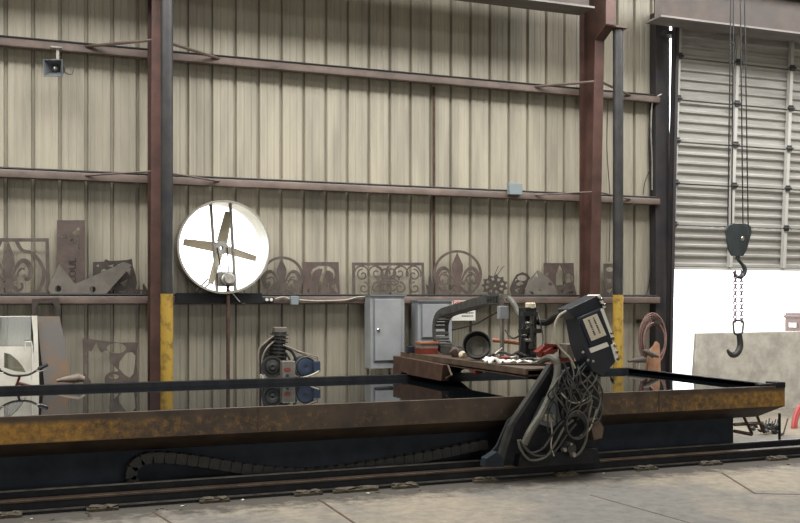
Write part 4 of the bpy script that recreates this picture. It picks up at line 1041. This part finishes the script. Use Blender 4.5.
def hand_tool(name, label, m1, m2, p, q, r=.011):
    a, c = at(*p), at(*q); a.z = max(a.z, TZ_+r*1.3); c.z = max(c.z, TZ_+r*1.3)
    t = thing(name, label, 'tool', ((a.x+c.x)/2, (a.y+c.y)/2, TZ_)); mid = a.lerp(c, .55)
    MB().tube([a, a.lerp(c, .3), mid], [r, r*1.25, r], 10).build('handle', m1, t)
    b = MB(); b.tube([mid, c.lerp(mid, .2), c], [r*.6, r*.6, r*1.3], 8); b.build('head', m2, t); return t
hand_tool('pliers', 'red handled tool beside the white rag', 'red', 'galv', (501, 358, 9.2), (517, 357, 9.1), .018)
hand_tool('wire_brush', 'black handled tool lying across the white rag', 'rubber', 'galv', (520, 360, 8.9), (545, 358, 8.75), .018)
hand_tool('chisel', 'pale thin tool leaning right of the welding helmet', 'white', 'white', (495, 354, 9.4), (502, 348, 9.4), .008)
hand_tool('wrench', 'steel wrench at the near end of the gantry', 'galv', 'galv', (532, 363, 8.75), (546, 360, 8.6), .012)
hand_tool('hand_torch', 'dark hand torch beneath the orange cross pipe', 'rubber', 'iron', (517, 353, 9.25), (528, 356, 9.1), .02)
a = at(505, 350, 9.5); b = MB(); b.tube(smooth_path([(a.x-.15, 9.6, TZ_+.03), (a.x-.05, 9.5, TZ_+.09), (a.x+.05, 9.45, TZ_+.06), (a.x+.12, 9.4, TZ_+.09), (a.x+.2, 9.3, TZ_+.02)], 5), .014, 8); tag(b.build('cable', 'cable_grey'), 'grey cable humped on the gantry behind the white rag', 'cable')
a = at(456, 345, 10.2); b = MB(); b.blob((a.x, 10.2, TZ_+.06), (.07, .06, .06), 3, 2, .25); tag(b.build('crumpled_glove', 'mauve_steel'), 'crumpled dark red glove between the cable carrier and helmet', 'glove')
a = at(463, 347, 10.0); b = MB(); b.blob((a.x, 10.0, TZ_+.04), (.045, .05, .045), 8, 2, .25); tag(b.build('crumpled_paper', 'cream'), 'crumpled cream paper left of the welding helmet', 'paper')
# rack of tools hung under the near edge
t = thing('tool_rack', 'dark strip rack with small hanging bits under the white rag', 'rack', (4.7, 8.75, .9))
p0, p1 = at(497, 368, 8.8), at(545, 366, 8.5)
b = MB(); b.extrude([[at(497, 364.5, 8.85), at(547, 363.5, 8.5), at(547, 366.5, 8.5), at(497, 367.5, 8.85)]], (0, .02, 0)); b.build('strip', 'rubber', t)
for k in range(6):
    p = at(514+k*5, 366.5, 8.73-k*.035); MB().cyl(p, p-Vector((0, 0, .03)), .007, seg=8).build('bit', 'iron', t)
a = at(479, 369, 9.3); tag(MB().box(a.x-.045, a.x+.045, 9.3, 9.4, a.z-.05, GTZ-.085).build('red_box', 'red', None, .006), 'small red box hung under the gantry edge below the helmet', 'box')

# =============================================================== hoist hook, chain
YH = 10.6
hb = at(738, 240, YH); t = thing('crane_hook_block', 'dark crane hook block hanging on four cables before the door', 'hook', (hb.x, YH, at(738, 278, YH).z))
sh = [(726, 231), (728, 226), (733, 223.5), (743, 223.5), (748, 226), (749, 232), (744, 250), (740.5, 256), (732.5, 256), (729, 250)]
b = MB(); b.extrude([pp_(sh, YH-.09)], (0, .03, 0)); b.extrude([pp_([(x*1.0+3.0, y) for x, y in sh], YH+.09)], (0, .03, 0)); b.build('cheek_plate', 'hook', t, .006)
a = at(738, 239, YH); b = MB(); b.lathe((a.x, YH-.05, a.z), (0, 1, 0), [(0, 0), (0, .13), (.02, .11), (.04, .13), (.06, .11), (.08, .13), (.1, .13), (.12, 0)], 24); b.build('sheave', 'iron', t)
b = MB(); b.lathe((a.x, YH-.1, a.z), (0, 1, 0), [(0, 0), (0, .02), (.01, .03), (.02, .03)], 12); b.build('axle_pin', 'galv', t)
b = MB(); b.tube([at(738, 254, YH), at(737.5, 260, YH)], .03, 10); b.tube(smooth_path([at(736.5, 258, YH), at(741, 263, YH), at(744.5, 268, YH), at(744.5, 273, YH), at(740.5, 277, YH), at(736, 276, YH), at(733.5, 271.5, YH)], 5), [.022]*8+[.03]*10+[.026]*8+[.018]*5, 12); b.build('hook', 'hook', t)
for p, q in ((727.8, 730.5), (731.5, 733), (743, 742), (748.2, 746)):
    a = at(p if True else p, 228, YH+(-.03 if p < 740 else .05)); tp = at(q if False else q, -20, YH)
    b = MB(); b.tube([a, Vector((tp.x, a.y, 6.8))], .0085, 6); b.build('cable', 'cable_black', t)
# chain sling
ch = thing('chain_sling', 'two leg chain sling hanging from the crane hook', 'chain', (at(739, 320, YH).x, YH, at(739, 320, YH).z))
proto = None
for leg, (x0, x1) in enumerate(((735.5, 735), (741.5, 741.5))):
    A, B = at(x0, 271, YH), at(x1, 322, YH); n = 15; stp = (B-A)/n
    for k in range(n):
        c = A+stp*(k+.5)
        if proto is None:
            b = MB(); l = stp.length*.64; w = .024
            b.tube([(w*math.cos(a*math.tau/14), 0, l*math.sin(a*math.tau/14)) for a in range(14)], .0095, 6, True)
            me = bpy.data.meshes.new('link'); b.bm.to_mesh(me); b.bm.free(); me.materials.append(M['chain']); me.polygons.foreach_set('use_smooth', [True]*len(me.polygons))
            o = proto = bpy.data.objects.new('link', me)
        else: o = proto.copy()
        COL.objects.link(o); o.parent = ch; o.location = c-Vector(ch['_o']); o.rotation_euler = (0, 0, (k % 2)*1.5708+.5); o['_o'] = ch['_o']
t = thing('grab_hook', 'rusty grab hook at the lower end of the chain sling', 'hook', (at(738, 357, YH).x, YH, at(738, 357, YH).z))
b = MB(); b.tube(smooth_path([at(734, 321, YH), at(733.5, 327, YH), at(735, 334, YH), at(741.5, 334, YH), at(743, 327, YH), at(742.5, 321, YH)], 4, True), .013, 8, True); b.build('eye', 'hook', t)
b = MB(); pts = smooth_path([at(739, 333, YH), at(740, 341, YH), at(740, 347, YH), at(737, 353, YH), at(732.5, 355, YH), at(729, 352.5, YH), at(727.5, 349.5, YH)], 5)
n = len(pts); b.tube(pts, [.036+.008*math.sin(math.pi*i/n) if i < n*.6 else .042*(1-(i-n*.6)/(n*.55)) for i in range(n)], 12); b.build('hook', 'iron', t)

# =============================================================== right side: hose coil, slab, container, red hose, rack
a = at(653, 343, 11.8); t = thing('hose_coil', 'brown air hose coiled on the wall left of the door opening', 'hose', (a.x, 11.85, at(653, 372, 11.8).z))
b = MB()
for k in range(7):
    rx = 13.5-k*.55; ry = 26-k*1.6
    b.tube([at(653.5+rx*math.cos(i*math.tau/36)+k*.35-1, 341-ry*math.sin(i*math.tau/36)-(6-k)*.3, 11.72+.022*((k*3) % 5)) for i in range(36)], .012, 8, True)
b.build('coil', 'hose_brown', t)
b = MB(); a = at(653.5, 322, 11.8); b.box(a.x-.05, a.x+.05, 11.7, 12.15, a.z-.02, a.z+.03); b.build('hanger', 'iron', t)
f = Flat(11.62, 0, .0, .05); f.poly([(648, 366), (650, 351), (655.5, 345), (657, 341.5), (659.5, 344), (660, 350), (662, 440), (646, 440)]); o = f.build('orange_stand', 'orange', 'orange pointed stand behind the bicycle saddle by the hose coil', 'stand')
a, c = at(643, 350.5, 11.55), at(658, 356.5, 11.55)
tag(MB().tube([a, a.lerp(c, .3), a.lerp(c, .7), c], [.02, .042, .034, .022], 12).tube([a.lerp(c, .4)+Vector((0, 0, -.02)), Vector((a.lerp(c, .8).x, 11.6, c.z-.02))], .012, 6).build('loose_saddle', 'saddle_dark'), 'loose dark bicycle saddle resting against the orange stand', 'saddle')
a = at(697, 333, 11.7); c = at(694.5, 372, 11.7)
b = MB(); b.extrude([[(a.x, 11.7, a.z), (13.6, 11.7, a.z+.01), (13.6, 11.7, 0), (c.x-.01, 11.7, 0), (c.x, 11.7, c.z)]], (0, .07, 0)); tag(b.build('concrete_slab', 'slab', None, .012), 'big pale concrete slab standing upright in the door opening', 'slab')
a = at(784.5, 312.5, 14.2); t = thing('metal_container', 'faded red metal container outside, behind the concrete slab', 'container', (a.x+1.2, 15, -.03))
MB().box(a.x, a.x+2.4, 13.6, 14.2, .1, a.z).box(a.x-.02, a.x+2.42, 13.58, 14.22, a.z-.1, a.z-.04).box(a.x+.1, a.x+.3, 13.7, 14.1, -.03, .1).box(a.x+2.1, a.x+2.3, 13.7, 14.1, -.03, .1).build('body', 'pink_box', t, .02)
c = at(793, 325, 14.0); MB().box(a.x-.03, a.x-.001, 13.88, 14.06, c.z-.04, c.z+.04).build('sticker', 'white', t)
b = MB()
for k in range(2):
    o_ = k*2.2
    b.tube(smooth_path([at(794+o_, 437.5, 9.9), at(793+o_, 428, 9.9), at(795+o_, 416, 9.95), at(801+o_, 405, 10), at(812+o_, 399, 10), at(822+o_, 410, 9.95), at(826+o_, 436, 9.9)], 6), .026, 10)
tag(b.build('red_hose', 'red_hose'), 'red hose looping up from the floor at the right edge', 'hose')
t = thing('steel_rack', 'low rusty angle-iron rack under the right end of the table', 'rack', (at(752, 432, 8.9).x, 9.0, 0))
q9 = lambda px, py, Y=9.0: at(px, py, Y)
for p, q in (((742, 413), (752, 433.5)), ((756, 413), (763, 431)), ((734, 424.5), (762, 423)), ((734, 431), (752, 434.5)), ((763, 424), (764, 433))):
    P0, Q0 = q9(*p), q9(*q); P0.z = max(P0.z, .02); Q0.z = max(Q0.z, .02)
    MB().tube([P0, Q0], .02, 4).build('bar', 'rust_dark', t)
random.seed(5)
b = MB()
c0 = atz(772, 434, 0)
for k in range(16):
    b.blob((c0.x+random.uniform(-.16, .14), c0.y+random.uniform(-.05, .25), .03+random.uniform(0, .07)), (random.uniform(.03, .06), .04, .03), k, 1, .35)
for k in range(6): b.tube([(c0.x-.1+k*.04, c0.y+.05, .05), (c0.x-.05+k*.05, c0.y+.1, .14+.02*(k % 3))], .008, 5)
tag(b.build('scrap_heap', 'iron'), 'small dark heap of scrap on the floor under the table corner', 'scrap', kind='stuff')
a = atz(783, 436, 0); tag(MB().tube([(a.x, a.y, .012), (a.x+.12, a.y+.05, .2)], .01, 6).tube([(a.x-.03, a.y+.02, .0), (a.x, a.y, .03)], .014, 6).build('loose_rod', 'rust_dark'), 'thin rusty rod poking up beside the scrap heap', 'rod')

# =============================================================== light
w = bpy.data.worlds.new('world'); SC.world = w; w.use_nodes = True
bg = w.node_tree.nodes['Background']; bg.inputs[0].default_value = (.93, .97, 1, 1); bg.inputs[1].default_value = 5
def area(name, loc, rot, sx, sy, e, col=(1, 1, 1)):
    l = bpy.data.lights.new(name, 'AREA'); l.shape = 'RECTANGLE'; l.size = sx; l.size_y = sy; l.energy = e; l.color = col
    o = bpy.data.objects.new(name, l); COL.objects.link(o); o.location = loc; o.rotation_euler = rot; return o
area('skylight_strip', (5, 10.25, 6.72), (0, 0, 0), 19, .8, 560, (1, .99, .97))
area('skylight_middle', (5, 8.7, 6.88), (0, 0, 0), 19, 1.2, 880, (1, .99, .97))
area('skylight_rear', (5, 2.5, 7.3), (0, 0, 0), 18, 2.0, 330, (1, .99, .97))
area('rear_fill_light', (4, -7.6, 2.0), (math.radians(90), 0, 0), 9, 3.6, 330, (1, .99, .97))  # added frontal fill behind the camera, standing in for an unseen bay door
SC.view_settings.view_transform = 'Standard'; SC.view_settings.look = 'None'; SC.view_settings.exposure = .14; SC.view_settings.gamma = 1; SC.view_settings.use_curve_mapping = False
for o in SC.objects:
    if '_o' in o.keys(): del o['_o']
